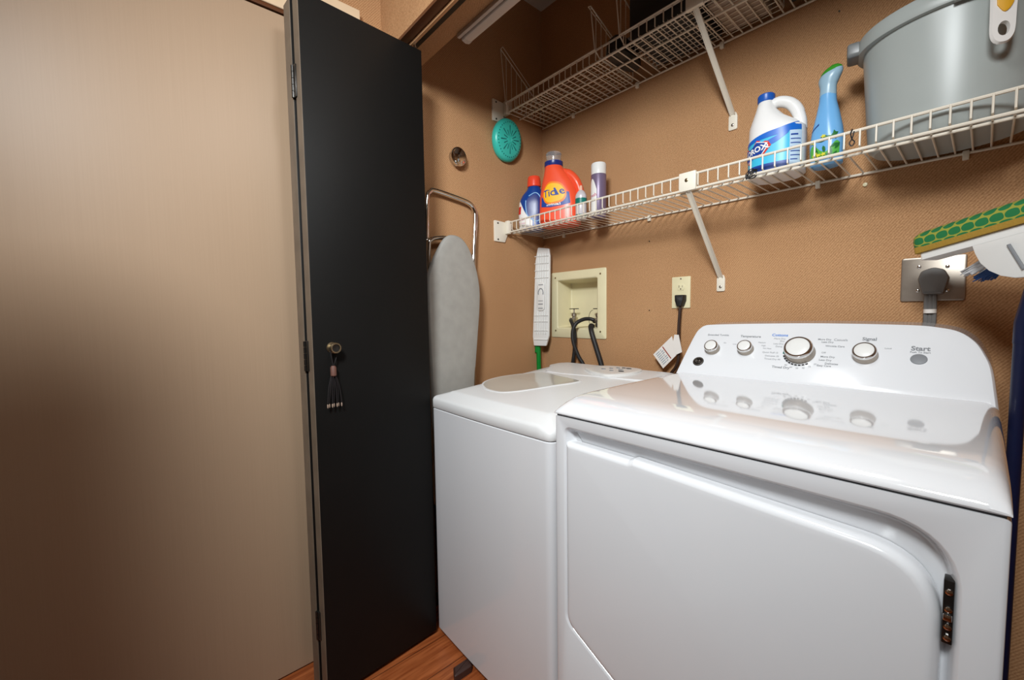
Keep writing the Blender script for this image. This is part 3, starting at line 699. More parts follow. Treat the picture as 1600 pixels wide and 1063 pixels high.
bm = nb(); lathe(bm, [(.032, .283), (.033, .300), (.035, .318), (.033, .322), (.001, .323)], 36, MTD @ Matrix.Translation((-.033, 0, 0))); obj('cap', bm, 'clear', t, label='clear dosing cap')
ac = radians(260); zc = .138
bm = nb(); B.blob(bm, ac, zc-.062, 0.09, [(-.060, .052), (-.030, .03), (.0, .032), (.045, .062), (.062, .060), (.060, .012), (.0, .010), (-.060, .006)], 0.0008, 8); obj('label_band', bm, 'bluep', t)
bm = nb(); B.blob(bm, ac, zc, 0.09, ell(.047, .050), 0.0013, 8); obj('logo_ring', bm, 'orangeprint', t)
bm = nb(); B.blob(bm, ac, zc, 0.09, ell(.039, .042), 0.0018, 8); obj('logo_disc', bm, 'yellow', t)
bm = nb(); add_text(bm, 'Tide', 0.046, B.fn(ac, zc, 0.09, 0.0024, rot=0.16), bold=0.0005, sx=0.95); obj('lettering', bm, 'bluep', t, smooth=0)
bm = nb(); add_text(bm, 'original', 0.014, B.fn(ac, zc-.051, 0.09, 0.0014, rot=0.05), bold=0.0003); obj('lettering', bm, 'labelwhite', t, smooth=0)

# little spray can and the aerosol can
t = thing('spray_can', (0.372, -0.155, ZD), 'small green and white spray can with a peach nozzle beside the orange jug', 'spray can', 'cleaning bottles on the lower shelf')
M = Matrix.Translation((0.372, -0.155, ZD)); B = Body([(0, 0, 0, .021, .021, 2), (0, 0, .004, .0235, .0235, 2), (0, 0, .098, .0235, .0235, 2), (0, 0, .104, .022, .022, 2), (0, 0, .114, .017, .017, 2), (0, 0, .122, .010, .010, 2)], M)
bm = nb(); B.fill(bm, 32); obj('can_body', bm, 'can', t)
bm = nb(); B.patch(bm, 0.066, 0.088, radians(0), radians(360), 0.0006, 2, 32); obj('label_band', bm, 'tealprint', t)
bm = nb(); B.patch(bm, 0.010, 0.022, radians(0), radians(360), 0.0006, 2, 32); obj('label_stripe', bm, 'tealprint', t)
bm = nb(); lathe(bm, [(.007, .120), (.0065, .132), (.0055, .142), (.001, .143)], 16, M); obj('nozzle', bm, 'peach', t)
t = thing('aerosol_can', (0.440, -0.125, ZD), 'tall mauve aerosol can with a white cap, rightmost of the left bottle group', 'spray can', 'cleaning bottles on the lower shelf')
M = Matrix.Translation((0.440, -0.125, ZD)); B = Body([(0, 0, 0, .029, .029, 2), (0, 0, .004, .031, .031, 2), (0, 0, .170, .031, .031, 2), (0, 0, .176, .029, .029, 2)], M)
bm = nb(); B.fill(bm, 36); obj('can_body', bm, 'mauve', t)
bm = nb(); B.patch(bm, 0.012, 0.150, radians(215), radians(292), 0.0006, 4, 20, zf=lambda q: (0.012, 0.11+0.045*sin(pi*q))); obj('label', bm, 'labelwhite', t)
bm = nb(); add_text(bm, 'Fresh', 0.018, B.fn(radians(255), 0.088, 0.031, 0.0011, rot=0.15), bold=0.0004); add_text(bm, 'linen', 0.014, B.fn(radians(255), 0.070, 0.031, 0.0011, rot=0.15)); obj('lettering', bm, 'pink', t, smooth=0)
bm = nb(); lathe(bm, [(.0305, .174), (.0305, .214), (.028, .219), (.001, .220)], 36, M); obj('cap', bm, 'whiteplastic', t)

# white bleach jug
a = radians(6)
MCL = frame((1.086, -0.135, ZD), (cos(a), sin(a), 0), (-sin(a), cos(a), 0), (0, 0, 1))
B = Body([(0, 0, 0, .064, .056, 2.6), (0, 0, .006, .071, .062, 2.6), (0, 0, .10, .072, .063, 2.6), (0, 0, .128, .071, .062, 2.5), (-.010, 0, .148, .061, .056, 2.3), (-.022, 0, .172, .042, .046, 2.2), (-.029, 0, .198, .027, .034, 2.1), (-.030, 0, .222, .021, .022, 2), (-.030, 0, .228, .018, .018, 2)], MCL)
t = thing('bleach_jug', MCL.translation, 'white bleach jug with a blue cap and a blue label', 'bottle', 'cleaning bottles on the lower shelf')
bm = nb(); B.fill(bm, 48); obj('jug_body', bm, 'jug', t)
bm = nb(); tube(bm, [MCL @ Vector(q) for q in ((-.022, 0, .208), (.002, 0, .216), (.028, 0, .205), (.046, 0, .182), (.056, 0, .150), (.058, 0, .122))], [.013]*4+[.0155]*16+[.016]*8+[.015]*13, 14, sm=8); obj('handle', bm, 'jug', t)
bm = nb(); lathe(bm, [(.0215, .224), (.0225, .226), (.0225, .243), (.020, .246), (.001, .247)], 32, MCL @ Matrix.Translation((-.030, 0, 0))); obj('cap', bm, 'bluecap', t)
r_ = 0.067
zt = lambda q: 0.100+0.035*q
bm = nb(); B.patch(bm, 0, 0, radians(196), radians(330), 0.0006, 10, 40, zf=lambda q: (0.012, zt(q))); lb = obj('label', bm, 'cyan', t)
bm = nb(); B.patch(bm, 0, 0, radians(196), radians(330), 0.0011, 2, 40, zf=lambda q: (zt(q)-0.008-0.016*q, zt(q))); obj('label_top_band', bm, 'midblue', t)
bm = nb(); B.patch(bm, 0, 0, radians(215), radians(296), 0.0013, 2, 40, zf=lambda q: (0.042+0.062*q**1.2, 0.050+0.070*q**1.0)); obj('label_wave', bm, 'midblue', t)
bm = nb(); B.patch(bm, 0, 0, radians(205), radians(330), 0.0011, 2, 30, zf=lambda q: (0.012, 0.030)); obj('label_bottom_band', bm, 'bluep', t)
bm = nb(); B.patch(bm, 0.020, 0.100, radians(298), radians(330), 0.0016, 4, 14, zf=lambda q: (0.014, 0.108)); obj('text_panel', bm, 'lightlabel', t)
bm = nb()
for k in range(7): B.patch(bm, 0, 0, radians(300), radians(326 if k % 3 else 318), 0.0020, 1, 8, zf=lambda q, k=k: (0.094-0.011*k, 0.0965-0.011*k+(0.0015 if k == 0 else 0)))
obj('text_lines', bm, 'bluep', t)
dia = [(-.048, .0), (-.030, .023), (.022, .027), (.046, .013), (.048, .0), (.030, -.022), (-.022, -.027), (-.046, -.013)]
bm = nb(); B.blob(bm, radians(229), 0.071, r_, dia, 0.0017, 8, rot=0.18); obj('logo_border', bm, 'red', t)
bm = nb(); B.blob(bm, radians(229), 0.071, r_, inset(dia, 0.0035), 0.0021, 8, rot=0.18); obj('logo_line', bm, 'labelwhite', t)
bm = nb(); B.blob(bm, radians(229), 0.071, r_, inset(dia, 0.0055), 0.0025, 8, rot=0.18); obj('logo_field', bm, 'bluep', t)
bm = nb(); add_text(bm, 'CLOROX', 0.0215, B.fn(radians(229), 0.071, r_, 0.0031, rot=0.2), bold=0.0007); obj('lettering', bm, 'labelwhite', t, smooth=0)

# sky blue spray bottle
a = radians(-10)
MSP = frame((1.206, -0.135, ZD), (cos(a), sin(a), 0), (-sin(a), cos(a), 0), (0, 0, 1))
B = Body([(0, 0, 0.0, .030, .024, 2.3), (0, 0, .004, .036, .029, 2.3), (0, 0, .06, .0385, .031, 2.3), (0, 0, .10, .034, .028, 2.2), (0, 0, .14, .026, .023, 2.1), (-.001, 0, .170, .020, .019, 2), (-.001, 0, .190, .0185, .018, 2)], MSP)
t = thing('spray_bottle', MSP.translation, 'sky blue spray bottle with a green topped trigger head beside the bleach jug', 'bottle', 'cleaning bottles on the lower shelf')
bm = nb(); B.fill(bm, 44); obj('bottle_body', bm, 'spraybottle', t)
bm = nb(); loft(bm, [[MSP @ Vector((cx+r*cos(2*pi*k/24), ry*sin(2*pi*k/24), z+sl*cos(2*pi*k/24))) for k in range(24)] for cx, r, ry, z, sl in ((-.001, .0190, .018, .186, 0), (-.001, .0190, .018, .192, 0), (-.001, .0185, .017, .208, 0), (-.001, .0200, .018, .216, .000), (.001, .0245, .020, .228, .002), (.004, .0270, .0195, .238, .004), (.0055, .0255, .0165, .2455, .005), (.0055, .022, .014, .249, .005))]); hd = obj('trigger_head', bm, 'spraygrey', t)
bm = nb(); loft(bm, [[MSP @ Vector((cx+r*cos(2*pi*k/24), ry*sin(2*pi*k/24), z+sl*cos(2*pi*k/24))) for k in range(24)] for cx, r, ry, z, sl in ((.0055, .0255, .0170, .2440, .0050), (.0050, .0235, .0155, .2510, .0050), (.0040, .0170, .0105, .2575, .0045), (.0035, .0080, .0050, .2605, .0040), (.0035, .001, .001, .261, .0040))]); obj('head_cover', bm, 'greenplastic', t)
bm = nb(); B.patch(bm, 0, 0, radians(220), radians(335), 0.0006, 4, 24, zf=lambda q: (0.018, 0.045+0.012*sin(9*q))); obj('leaf_label', bm, 'leaf', t)
rl = random.Random(3); bm = nb()
for k in range(16):
    ang = radians(226+rl.random()*100); zz = 0.02+rl.random()*0.055; l = 0.006+rl.random()*0.007; ro = rl.random()*3
    B.blob(bm, ang, zz, 0.036, [(-l, 0), (-l*.4, l*.35), (l*.4, l*.3), (l, 0), (l*.4, -l*.35), (-l*.4, -l*.3)], 0.0011+0.0001*k, 2, rot=ro)
obj('leaves', bm, 'leafdark', t)
bm = nb()
for k in range(7):
    ang = radians(232+rl.random()*50); zz = 0.025+rl.random()*0.05
    B.blob(bm, ang, zz, 0.036, [(0.0055*(1 if i % 2 else .5)*cos(pi*i/5), 0.0055*(1 if i % 2 else .5)*sin(pi*i/5)) for i in range(10)], 0.0028+0.0001*k, 2)
obj('flowers', bm, 'flower', t)
bm = nb(); B.patch(bm, 0, 0, radians(212), radians(256), 0.0010, 2, 14, zf=lambda q: (0.094+0.014*q, 0.0965+0.016*q)); obj('label_swoosh', bm, 'navy', t)

# grey bucket with a brush hung over its rim
BX, BY = 1.432, -0.118
t = thing('bucket', (BX, BY, ZD), 'large grey plastic bucket on the right end of the lower shelf', 'bucket')
M = Matrix.Translation((BX, BY, ZD)) @ Matrix.Diagonal((1, .80, 1, 1))
bm = nb(); lathe(bm, [(.112, .003), (.128, .0), (.140, .012), (.1425, .03), (.158, .262), (.160, .285), (.156, .285), (.154, .262), (.138, .03), (.10, .012), (.001, .012)], 72, M); obj('bucket_body', bm, 'greybucket', t)
bm = nb(); lathe(bm, [(.158, .250), (.170, .251), (.172, .256), (.170, .282), (.166, .288), (.160, .288), (.158, .280)], 72, M); rim = obj('rim', bm, 'greybucket', t)
bm = nb(); A0 = radians(190)
lug = round_poly([(-.030, .250), (.030, .250), (.030, .286), (-.030, .286)], .010, 4)
Ml = frame((BX+.166*cos(A0), BY+.133*sin(A0), ZD), (-sin(A0), cos(A0), 0), (0, 0, 1), (cos(A0), sin(A0), 0))
prism(bm, lug, Ml, 0.024, 0.006); obj('pour_lug', bm, 'darklug', t)
A1 = radians(279)
Ml = frame((BX+.168*cos(A1), BY+.1345*sin(A1), ZD), (-sin(A1), cos(A1), 0), (0, 0, 1), (cos(A1), sin(A1), 0))
bm = nb(); prism(bm, [(-.018, .246), (.018, .246), (.018, .284), (-.018, .284)], Ml, 0.008, 0.002); obj('handle_mount', bm, 'greybucket', t)
# brush
A2 = radians(293.5)
er = Vector((cos(A2), sin(A2), 0)); et = Vector((-sin(A2), cos(A2), 0))
O2 = Vector((BX+.180*cos(A2), BY+.146*sin(A2), ZD-0.016)) + er*0.014
Mb = frame(O2, et, (0, 0, 1), er)
t = thing('scrub_brush', O2+Vector((0, 0, 0.142)), 'white brush handle with a yellow grip hanging on the front of the grey bucket', 'brush')
hp = [(-.005, .1455), (.005, .1455), (.012, .152), (.0158, .166), (.0165, .20), (.017, .24), (.015, .285), (.011, .315), (-.011, .315), (-.015, .285), (-.017, .24), (-.0165, .20), (-.0158, .166), (-.012, .152)]
hpc = [(p.x, p.y) for p in spline([(x, y, 0) for x, y in hp+hp[:1]], 4)][:-1]
holec = [(0.0075*cos(q), .170+.0125*sin(q)) for q in [2*pi*k/len(hpc)+atan2(hpc[0][1]-.170, hpc[0][0]) for k in range(len(hpc))]]
bm = nb(); 
def rl_(pl, h): return [Mb @ Vector((x, y, h)) for x, y in pl]
# ring of faces around the hole, front and back
angs = sorted(range(len(hpc)), key=lambda i: atan2(hpc[i][1]-.170, hpc[i][0]))
low = [hpc[i] for i in angs]
hl = [(0.0088*cos(atan2(y-.170, x)), .170+.0135*sin(atan2(y-.170, x))) for x, y in low]
loft(bm, [rl_(hl, -.005), rl_(low, -.005), rl_(inset(low, -.0025), 0.0), rl_(low, .005), rl_(hl, .005), rl_(hl, -.005)], cap0=False, cap1=False); bmesh.ops.remove_doubles(bm, verts=bm.verts[:], dist=1e-6)
obj('handle', bm, 'brushwhite', t)
gp = [(-.0115, .215), (.0, .200), (.0115, .215), (.0125, .245), (.009, .275), (.0085, .308), (-.0085, .308), (-.009, .275), (-.0125, .245)]
gpc = [(p.x, p.y) for p in spline([(x, y, 0) for x, y in gp+gp[:1]], 4)][:-1]
bm = nb(); prism(bm, gpc, Mb @ Matrix.Translation((0, 0, .0048)), .0025, .001); obj('grip', bm, 'brushyellow', t)
bm = nb(); loft(bm, [[Mb @ Vector((x*s, y, h)) for x, y, h in ((-.012, .312, -.004), (.012, .312, -.004), (.012, .312, .004), (-.012, .312, .004))] for s in (1,)] + [[Mb @ Vector(q) for q in ((-.012, .318, -.030), (.012, .318, -.030), (.012, .326, -.030), (-.012, .326, -.030))], [Mb @ Vector(q) for q in ((-.020, .300, -.045), (.020, .300, -.045), (.020, .318, -.052), (-.020, .318, -.052))], [Mb @ Vector(q) for q in ((-.024, .24, -.050), (.024, .24, -.050), (.024, .24, -.062), (-.024, .24, -.062))]]); obj('brush_head', bm, 'brushwhite', t)
bm = nb()
for i in range(5):
    for k in range(7): tube(bm, [Mb @ Vector((-.018+.009*i, .246+.007*k, -.058)), Mb @ Vector((-.019+.0095*i, .244+.007*k, -.082))], .002, 5)
obj('bristles', bm, 'bristle', t)

# twist ties on the shelf lip
bm = nb()
for k in range(5):
    q = random.Random(k); tube(bm, [(1.060+.012*cos(u+k), SY-.006+.008*sin(u*1.3+k), ZL+.000+.012*sin(u+1.7*k)) for u in [6.0*i/14 for i in range(15)]], .0013, 6)
tag(obj('wire_tie', bm, 'black', loc=(1.06, SY, ZL-.012)), 'tangled black wire tie on the lower shelf lip under the bleach jug', 'wire tie', 'wire ties on the shelf lip')
bm = nb(); tube(bm, [(1.281, SY-.004, ZL+.050), (1.278, SY-.007, ZL+.040), (1.281, SY-.006, ZL+.026), (1.286, SY-.006, ZL+.018), (1.281, SY-.006, ZL+.010), (1.276, SY-.006, ZL+.018), (1.281, SY-.005, ZL+.028), (1.284, SY-.004, ZL+.044)], .0014, 6, sm=5)
tag(obj('wire_tie', bm, 'black', loc=(1.281, SY, ZL+.01)), 'looped black wire tie on the lower shelf lip between spray bottle and bucket', 'wire tie', 'wire ties on the shelf lip')

# ------------------------------------------------------------------ things on the upper shelf
def wire_rack(xa, xb, hts, label):
    t = thing('wire_rack', ((xa+xb)/2, -0.14, ZDU), label, 'rack', 'wire racks on the upper shelf')
    bm = nb()
    for y in [-0.240+0.0245*k for k in range(10)]: tube(bm, [(xa, y, ZDU+.004), (xb, y, ZDU+.004)], .0013, 6)
    n = int((xb-xa)/0.0325)
    for k in range(n+1): tube(bm, [(xa+(xb-xa)*k/n, -0.242, ZDU+.0062), (xa+(xb-xa)*k/n, -0.018, ZDU+.0062)], .0013, 6)
    obj('rack_base', bm, 'wire', t)
    for x, h, kk in ((xa, hts[0], 1), (xb, hts[1], -1)):
        z0 = ZDU+.010
        bm = nb(); tube(bm, [(x, -.268, z0+.020), (x, -.292, z0+h), (x, -.02, z0+.055), (x, -.018, z0)], .0024, 8); tube(bm, [(x, -.268, z0+.020), (x, -.240, z0)], .0022, 8); tube(bm, [(x, -.240, z0), (x, -.018, z0)], .0022, 8)
        en = obj('rack_end', bm, 'wire', t)
        bm = nb(); sl = (h-.055)/.272
        for k in range(1, 9):
            y = -.292+.031*k; tube(bm, [(x, y, z0+max(0, -.72*(y+.240))), (x, y, z0+h-sl*(y+.292))], .0014, 6)
        obj('end_wires', bm, 'wire', en)
        bm = nb(); tube(bm, [(x+.012*kk, -.290, z0+h+.005), (x+.012*kk, -.10, z0+h+.005-sl*.19)], .0016, 6); tube(bm, [(x, -.292, z0+h), (x+.012*kk, -.290, z0+h+.005)], .0016, 6); obj('side_wire', bm, 'wire', en)
    bm = nb(); tube(bm, [(xa, -.268, ZDU+.030), (xb, -.268, ZDU+.030)], .0022, 8); obj('front_wire', bm, 'wire', t)
wire_rack(0.030, 0.530, (.245, .160), 'white wire rack with triangular ends at the upper shelf left end')
wire_rack(0.635, 1.060, (.175, .175), 'white wire rack holding the black box on the upper shelf')
ZDR = ZDU+0.008
t = thing('storage_box', (0.755, -0.135, ZDR), 'large black plastic box on the upper wire shelf', 'box')
bm = nb(); box(bm, 0.650, 0.880, -0.232, -0.02, ZDR, ZDR+.17, .006); obj('box_body', bm, 'blackplastic', t)
bm = nb(); box(bm, 0.645, 0.886, -0.240, -0.012, ZDR+.165, ZDR+.195, .005); obj('box_lid', bm, 'blackplastic', t)
bm = nb(); tube(bm, [(0.648, -.232, ZDR+.02), (0.636, -.02, ZDR+.02)], .003, 8); obj('side_rib', bm, 'grey', t)
bm = nb(); box(bm, 0.905, 1.03, -0.20, -0.02, ZDR, ZDR+.14, .003); tag(obj('carton', bm, 'pale', loc=(0.965, -.11, ZDR)), 'pale cardboard carton right of the black box on the upper shelf', 'box')
bm = nb(); box(bm, 1.085, 1.25, -0.21, -0.03, ZDU, ZDU+.10, .004); tag(obj('storage_tray', bm, 'blackplastic', loc=(1.155, -.12, ZDU)), 'low dark tray right of the pale carton on the upper shelf', 'tray')
bm = nb(); B = Body([(0, 0, 0, .030, .08, 2.6), (0, 0, .01, .038, .09, 2.6), (0, 0, .05, .036, .085, 2.4), (0, 0, .075, .02, .06, 2.2), (0, 0, .08, .008, .03, 2)], Matrix.Translation((0.582, -0.160, ZDU))); B.fill(bm, 32)
tag(obj('pouch', bm, 'rubber', loc=(0.582, -.160, ZDU)), 'small black pouch between the two wire racks on the upper shelf', 'pouch')

# fluorescent strip behind the header
t = thing('strip_light', (0.95, -0.69, 2.10), 'unlit white fluorescent strip light mounted behind the closet header', 'light')
bm = nb(); box(bm, 0.300, 1.55, YH1, -0.703, 2.118, 2.150, .002); obj('mounting_rail', bm, 'lampwhite', t)
bm = nb(); pr = [(-.703, 2.150), (-.703, 2.124), (-.698, 2.114), (-.684, 2.110), (-.670, 2.114), (-.664, 2.126), (-.664, 2.150)]
loft(bm, [[(x, y, z) for y, z in pr] for x in (0.318, 1.55)]); obj('diffuser', bm, 'diffuser', t)
bm = nb(); loft(bm, [[(x, y+(0.001 if y > -.68 else 0), z-(0.001 if z < 2.12 else 0)) for y, z in pr] for x in (0.306, 0.322)]); obj('end_cap', bm, 'lampwhite', t)

# ================================================================== THINGS ON THE LEFT WALL
# teal disc with slotted pattern
TC = Vector((0.0, -0.257, 1.988)); tq = radians(-7)
ex = Vector((0, 1, 0)); ez = Vector((cos(tq), 0, sin(tq))).normalized(); ey = ez.cross(ex).normalized()
if ey.z < 0: ey = -ey; ex = -ex
MTe = frame(TC + Vector((0.014, 0, 0)), ex, ey, ez)
t = thing('teal_disc', TC - Vector((0, 0, .09)), 'round teal plastic disc with a slotted pattern hanging on the left wall', 'wall hanging')
bm = nb(); prof = [(.001, -.006), (.078, -.006), (.085, .0), (.087, .010), (.083, .021), (.074, .028), (.060, .031), (.03, .032), (.001, .032)]
s0 = len(bm.verts); lathe(bm, prof, 48); xf(bm, MTe @ Matrix.Diagonal((0.95, 1.08, 1, 1))); obj('disc_shell', bm, 'teal', t)
MTd2 = MTe @ Matrix.Diagonal((0.95, 1.08, 1, 1))
bm = nb()
for k in range(34):
    q = 2*pi*k/34; prism(bm, [(x+.069*cos(q), y+.069*sin(q)) for x, y in ell(.0026, .0026, 8)], MTd2 @ Matrix.Translation((0, 0, .0285)), .0012)
obj('rim_holes', bm, 'tealdark', t)
bm = nb()
for k in range(16):
    q = 2*pi*k/16 + .1; r0, r1 = (.016, .040) if k % 2 else (.022, .056)
    c, d = cos(q), sin(q); w_ = .0013
    prism(bm, [(r0*c-w_*d, r0*d+w_*c), (r0*c+w_*d, r0*d-w_*c), (r1*c+w_*d*1.6, r1*d-w_*c*1.6), (r1*c-w_*d*1.6, r1*d+w_*c*1.6)], MTd2 @ Matrix.Translation((0, 0, .0312)), .0011)
obj('radial_slots', bm, 'tealdark', t)
bm = nb(); tube(bm, [MTd2 @ Vector((.012*cos(2*pi*k/20), .012*sin(2*pi*k/20), .0325)) for k in range(20)], .0012, 6, closed=True); obj('centre_ring', bm, 'teal', t)
bm = nb(); tube(bm, [TC+Vector((.016, 0, .088)), TC+Vector((.012, .006, .106)), TC+Vector((.004, .0, .112)), TC+Vector((.012, -.006, .106)), TC+Vector((.016, 0, .09))], .0016, 6, sm=4); obj('hanging_loop', bm, 'rubber', t)

# chrome knob
t = thing('wall_hook', (0, -0.525, 1.815), 'round chrome disc fixed to the left wall above the ironing board', 'wall fitting')
Mx = frame((0, -0.530, 1.850), (0, 1, 0), (0, 0, 1), (1, 0, 0))
bm = nb(); lathe(bm, [(.030, 0), (.031, .002), (.018, .006), (.016, .014), (.030, .017), (.0375, .022), (.0390, .028), (.0375, .032), (.033, .0335)], 40, Mx); obj('disc_base', bm, 'chrome', t)
bm = nb(); lathe(bm, [(.0335, .032), (.031, .0375), (.022, .0415), (.010, .0435), (.001, .044)], 40, Mx); obj('disc_dome', bm, 'chrome', t)

# ironing board leaning on the left wall
t = thing('ironing_board', (0.09, -0.59, 0), 'folded ironing board with a silver cover leaning on the left wall behind the washer', 'ironing board')
bp_ = [(-.722, .30), (-.726, .9), (-.728, 1.155), (-.725, 1.322), (-.704, 1.389), (-.674, 1.445), (-.637, 1.497), (-.600, 1.512), (-.556, 1.500), (-.520, 1.456), (-.492, 1.386), (-.477, 1.304), (-.480, 1.222), (-.494, 1.111), (-.510, .992), (-.522, .905), (-.545, .60), (-.57, .30)]
bpc = [(p.x, p.y) for p in spline([(x, y, 0) for x, y in bp_], 5)]
def bx(z): return 0.062 + (1.51-z)*0.030
bm = nb()
def blp(d, h): return [(bx(z)+h, y, z) for y, z in inset(bpc, d)]
loft(bm, [blp(.006, 0), blp(.001, .003), blp(0, .010), blp(.001, .017), blp(.005, .022), blp(.014, .0245), blp(.04, .0255)]); obj('board', bm, 'silver', t)
bm = nb(); tube(bm, [(0.045, -.690, .42), (0.030, -.692, 1.30), (0.024, -.690, 1.498), (0.022, -.682, 1.650), (0.021, -.668, 1.684), (0.021, -.640, 1.692), (0.021, -.52, 1.678), (0.021, -.474, 1.667), (0.021, -.452, 1.648), (0.022, -.446, 1.612), (0.024, -.456, 1.49), (0.030, -.470, 1.30), (0.045, -.50, .42)], .0105, 12, sm=6); lg = obj('leg_frame', bm, 'chrome', t, label='bent chrome tube leg frame')
bm = nb(); tube(bm, [(0.052, -.694, .60), (0.044, -.696, 1.30), (0.042, -.692, 1.462), (0.042, -.681, 1.488), (0.042, -.656, 1.499), (0.042, -.60, 1.502), (0.044, -.56, 1.47), (0.046, -.55, 1.30), (0.052, -.57, .60)], .0095, 12, sm=6); obj('leg_frame', bm, 'chrome', t)
for y, x in ((-.690, .045), (-.50, .045)):
    bm = nb(); tube(bm, [(x, y, .415), (x+.014, y-.004, 0.012)], .0125, 10); obj('leg_end', bm, 'chrome', t)
    bm = nb(); lathe(bm, [(.0145, 0), (.015, .004), (.015, .05), (.013, .053)], 14, Matrix.Translation((x+.0145, y-.004, 0))); obj('rubber_foot', bm, 'rubber', t)

# flat mop with a green handle in the corner
t = thing('flat_mop', (0.032, -0.06, 0), 'white plastic flat mop head on a green handle standing in the back left corner', 'mop')
c30 = radians(20)
Mm = frame((0.042, -0.062, 1.03), (cos(c30), sin(c30), 0), (0.030, 0.0, 0.9995), (sin(c30), -cos(c30), 0))
hp = round_poly([(-.038, .0), (.030, .0), (.044, .05), (.044, .44), (.038, .476), (-.022, .486), (-.034, .42), (-.044, .045)], .006, 4)
bm = nb(); prism(bm, hp, Mm, .012, .003); hd = obj('mop_plate', bm, 'whiteplastic', t)
bm = nb()
for k in range(5): 
    x = -.024+.0125*k; box(bm, x, x+.0026, .06, .455, .0118, .0162)
for y in (.03, .075, .12, .15, .335, .37, .405, .44): box(bm, -.036, .038, y, y+.0028, .0118, .0162)
xf(bm, Mm); obj('plate_ribs', bm, 'whiteplastic', hd)
bm = nb(); prism(bm, round_poly([(-.019, .175), (.021, .175), (.021, .315), (-.019, .315)], .016, 5), Mm @ Matrix.Translation((0, 0, .012)), .008, .003); jn = obj('handle_joint', bm, 'whiteplastic', hd)
bm = nb()
for y, h in ((.185, .004), (.205, .005), (.222, .003), (.300, .004)): prism(bm, round_poly([(-.012, y), (.013, y), (.013, y+h), (-.012, y+h)], .0012, 3), Mm @ Matrix.Translation((0, 0, .0195)), .001)
tube(bm, [Mm @ Vector((.001+.013*cos(q), .262+.022*sin(q), .0205)) for q in [radians(-20+22*k) for k in range(11)]], .0022, 6)
obj('joint_slots', bm, 'grey', jn)
bm = nb(); tube(bm, [Mm @ Vector((-.030, -.035, -.010)), Mm @ Vector((-.028, .20, -.012)), Mm @ Vector((-.014, .25, .0))], .0105, 12); obj('handle_socket', bm, 'green', t)
bm = nb(); tube(bm, [(0.030, -.052, 0.0), (0.0155, -.058, 1.04)], .0115, 14); obj('handle', bm, 'green', t, label='green mop handle')

# ================================================================== OUTLET BOX, VALVES AND HOSES
t = thing('outlet_box', (0.222, 0, 1.07), 'cream recessed washer hookup box in the back wall', 'outlet box')
OX0, OX1, OZ0, OZ1 = 0.058, 0.390, 1.072, 1.392
bm = nb()
oo = round_poly([(OX0, OZ0), (OX1, OZ0), (OX1, OZ1), (OX0, OZ1)], .008, 4); ii = round_poly([(BX0+.001, BZ0+.001), (BX1-.001, BZ0+.001), (BX1-.001, BZ1-.001), (BX0+.001, BZ1-.001)], .008, 4)
def yl(pl, y): return [(x, y, z) for x, z in pl]
loft(bm, [yl(oo, -.0005), yl(oo, -.004), yl(inset(oo, .003), -.006), yl(inset(ii, -.004), -.006), yl(ii, -.003), yl(ii, .0)], cap0=False, cap1=False); fr_ = obj('face_frame', bm, 'cream', t)
for x, z in ((.088, 1.105), (.360, 1.105), (.088, 1.366), (.360, 1.366)):
    bm = nb(); lathe(bm, [(.0042, .0055), (.0042, .0075), (.002, .008)], 10, frame((x, 0, z), (1, 0, 0), (0, 0, 1), (0, -1, 0))); obj('screw', bm, 'brass', fr_)
bm = nb(); zc_ = ((BX0+BX1)/2, (BZ0+BZ1)/2)
def sc_(k): return [(zc_[0]+(x-zc_[0])*k, zc_[1]+(z-zc_[1])*k) for x, z in ii]
loft(bm, [yl(ii, 0.0), yl(sc_(.97), .03), yl(sc_(.93), .085), yl(sc_(.89), .090), yl(sc_(.5), .090), yl(sc_(.02), .090)], cap0=False); obj('recess', bm, 'cream', t)
def valve(px, pz, sgn):
    y = .030
    bm = nb(); lathe(bm, [(.010, -.035), (.012, -.033), (.012, -.012), (.009, -.010), (.009, .012), (.013, .016), (.013, .028), (.008, .032)], 18, Matrix.Translation((px, y+.012, pz))); v = obj('valve', bm, 'steel', t)
    bm = nb(); lathe(bm, [(.0035, .030), (.0035, .052)], 10, Matrix.Translation((px, y+.012, pz))); obj('valve_stem', bm, 'steel', v)
    bm = nb(); pl = round_poly([(-.028, -.005), (.028, -.005), (.028, .005), (-.028, .005)], .004, 4); prism(bm, pl, Matrix.Translation((px, y+.012, pz+.050)), .004, .001); obj('valve_handle', bm, 'darkmetal', v)
    bm = nb(); lathe(bm, [(.0085, 0), (.0125, .002), (.0125, .016), (.010, .018)], 18, frame((px, y+.004, pz-.004), (0, 0, 1), (1, 0, 0), (0, -1, 0)) if sgn > 0 else frame((px-.006, y+.008, pz-.004), (0, 0, 1), (0, 1, 0), (-1, 0, 0))); obj('coupling', bm, 'steel', v)
valve(.166, 1.160, .4); valve(.312, 1.158, -1)
bm = nb(); tube(bm, [(.306+.026*cos(q), .012, 1.164+.040*sin(q)) for q in [radians(95+17*k) for k in range(11)]], .0011, 6); obj('valve_wire', bm, 'darkmetal', t)
def hose(name, pts, r, label, m='rubber'):
    bm = nb(); tube(bm, pts, r, 12, sm=8); p = pts[-1]; return tag(obj(name, bm, m, loc=(p[0], p[1], p[2])), label, 'hose', 'washer hoses')
hose('supply_hose', [(.172, .014, 1.156), (.190, -.010, 1.155), (.216, -.030, 1.140), (.233, -.036, 1.110), (.236, -.036, 1.06), (.229, -.034, 1.00), (.215, -.032, .93), (.20, -.030, .80), (.22, -.030, .55)], .0088, 'black supply hose from the left valve running straight down')
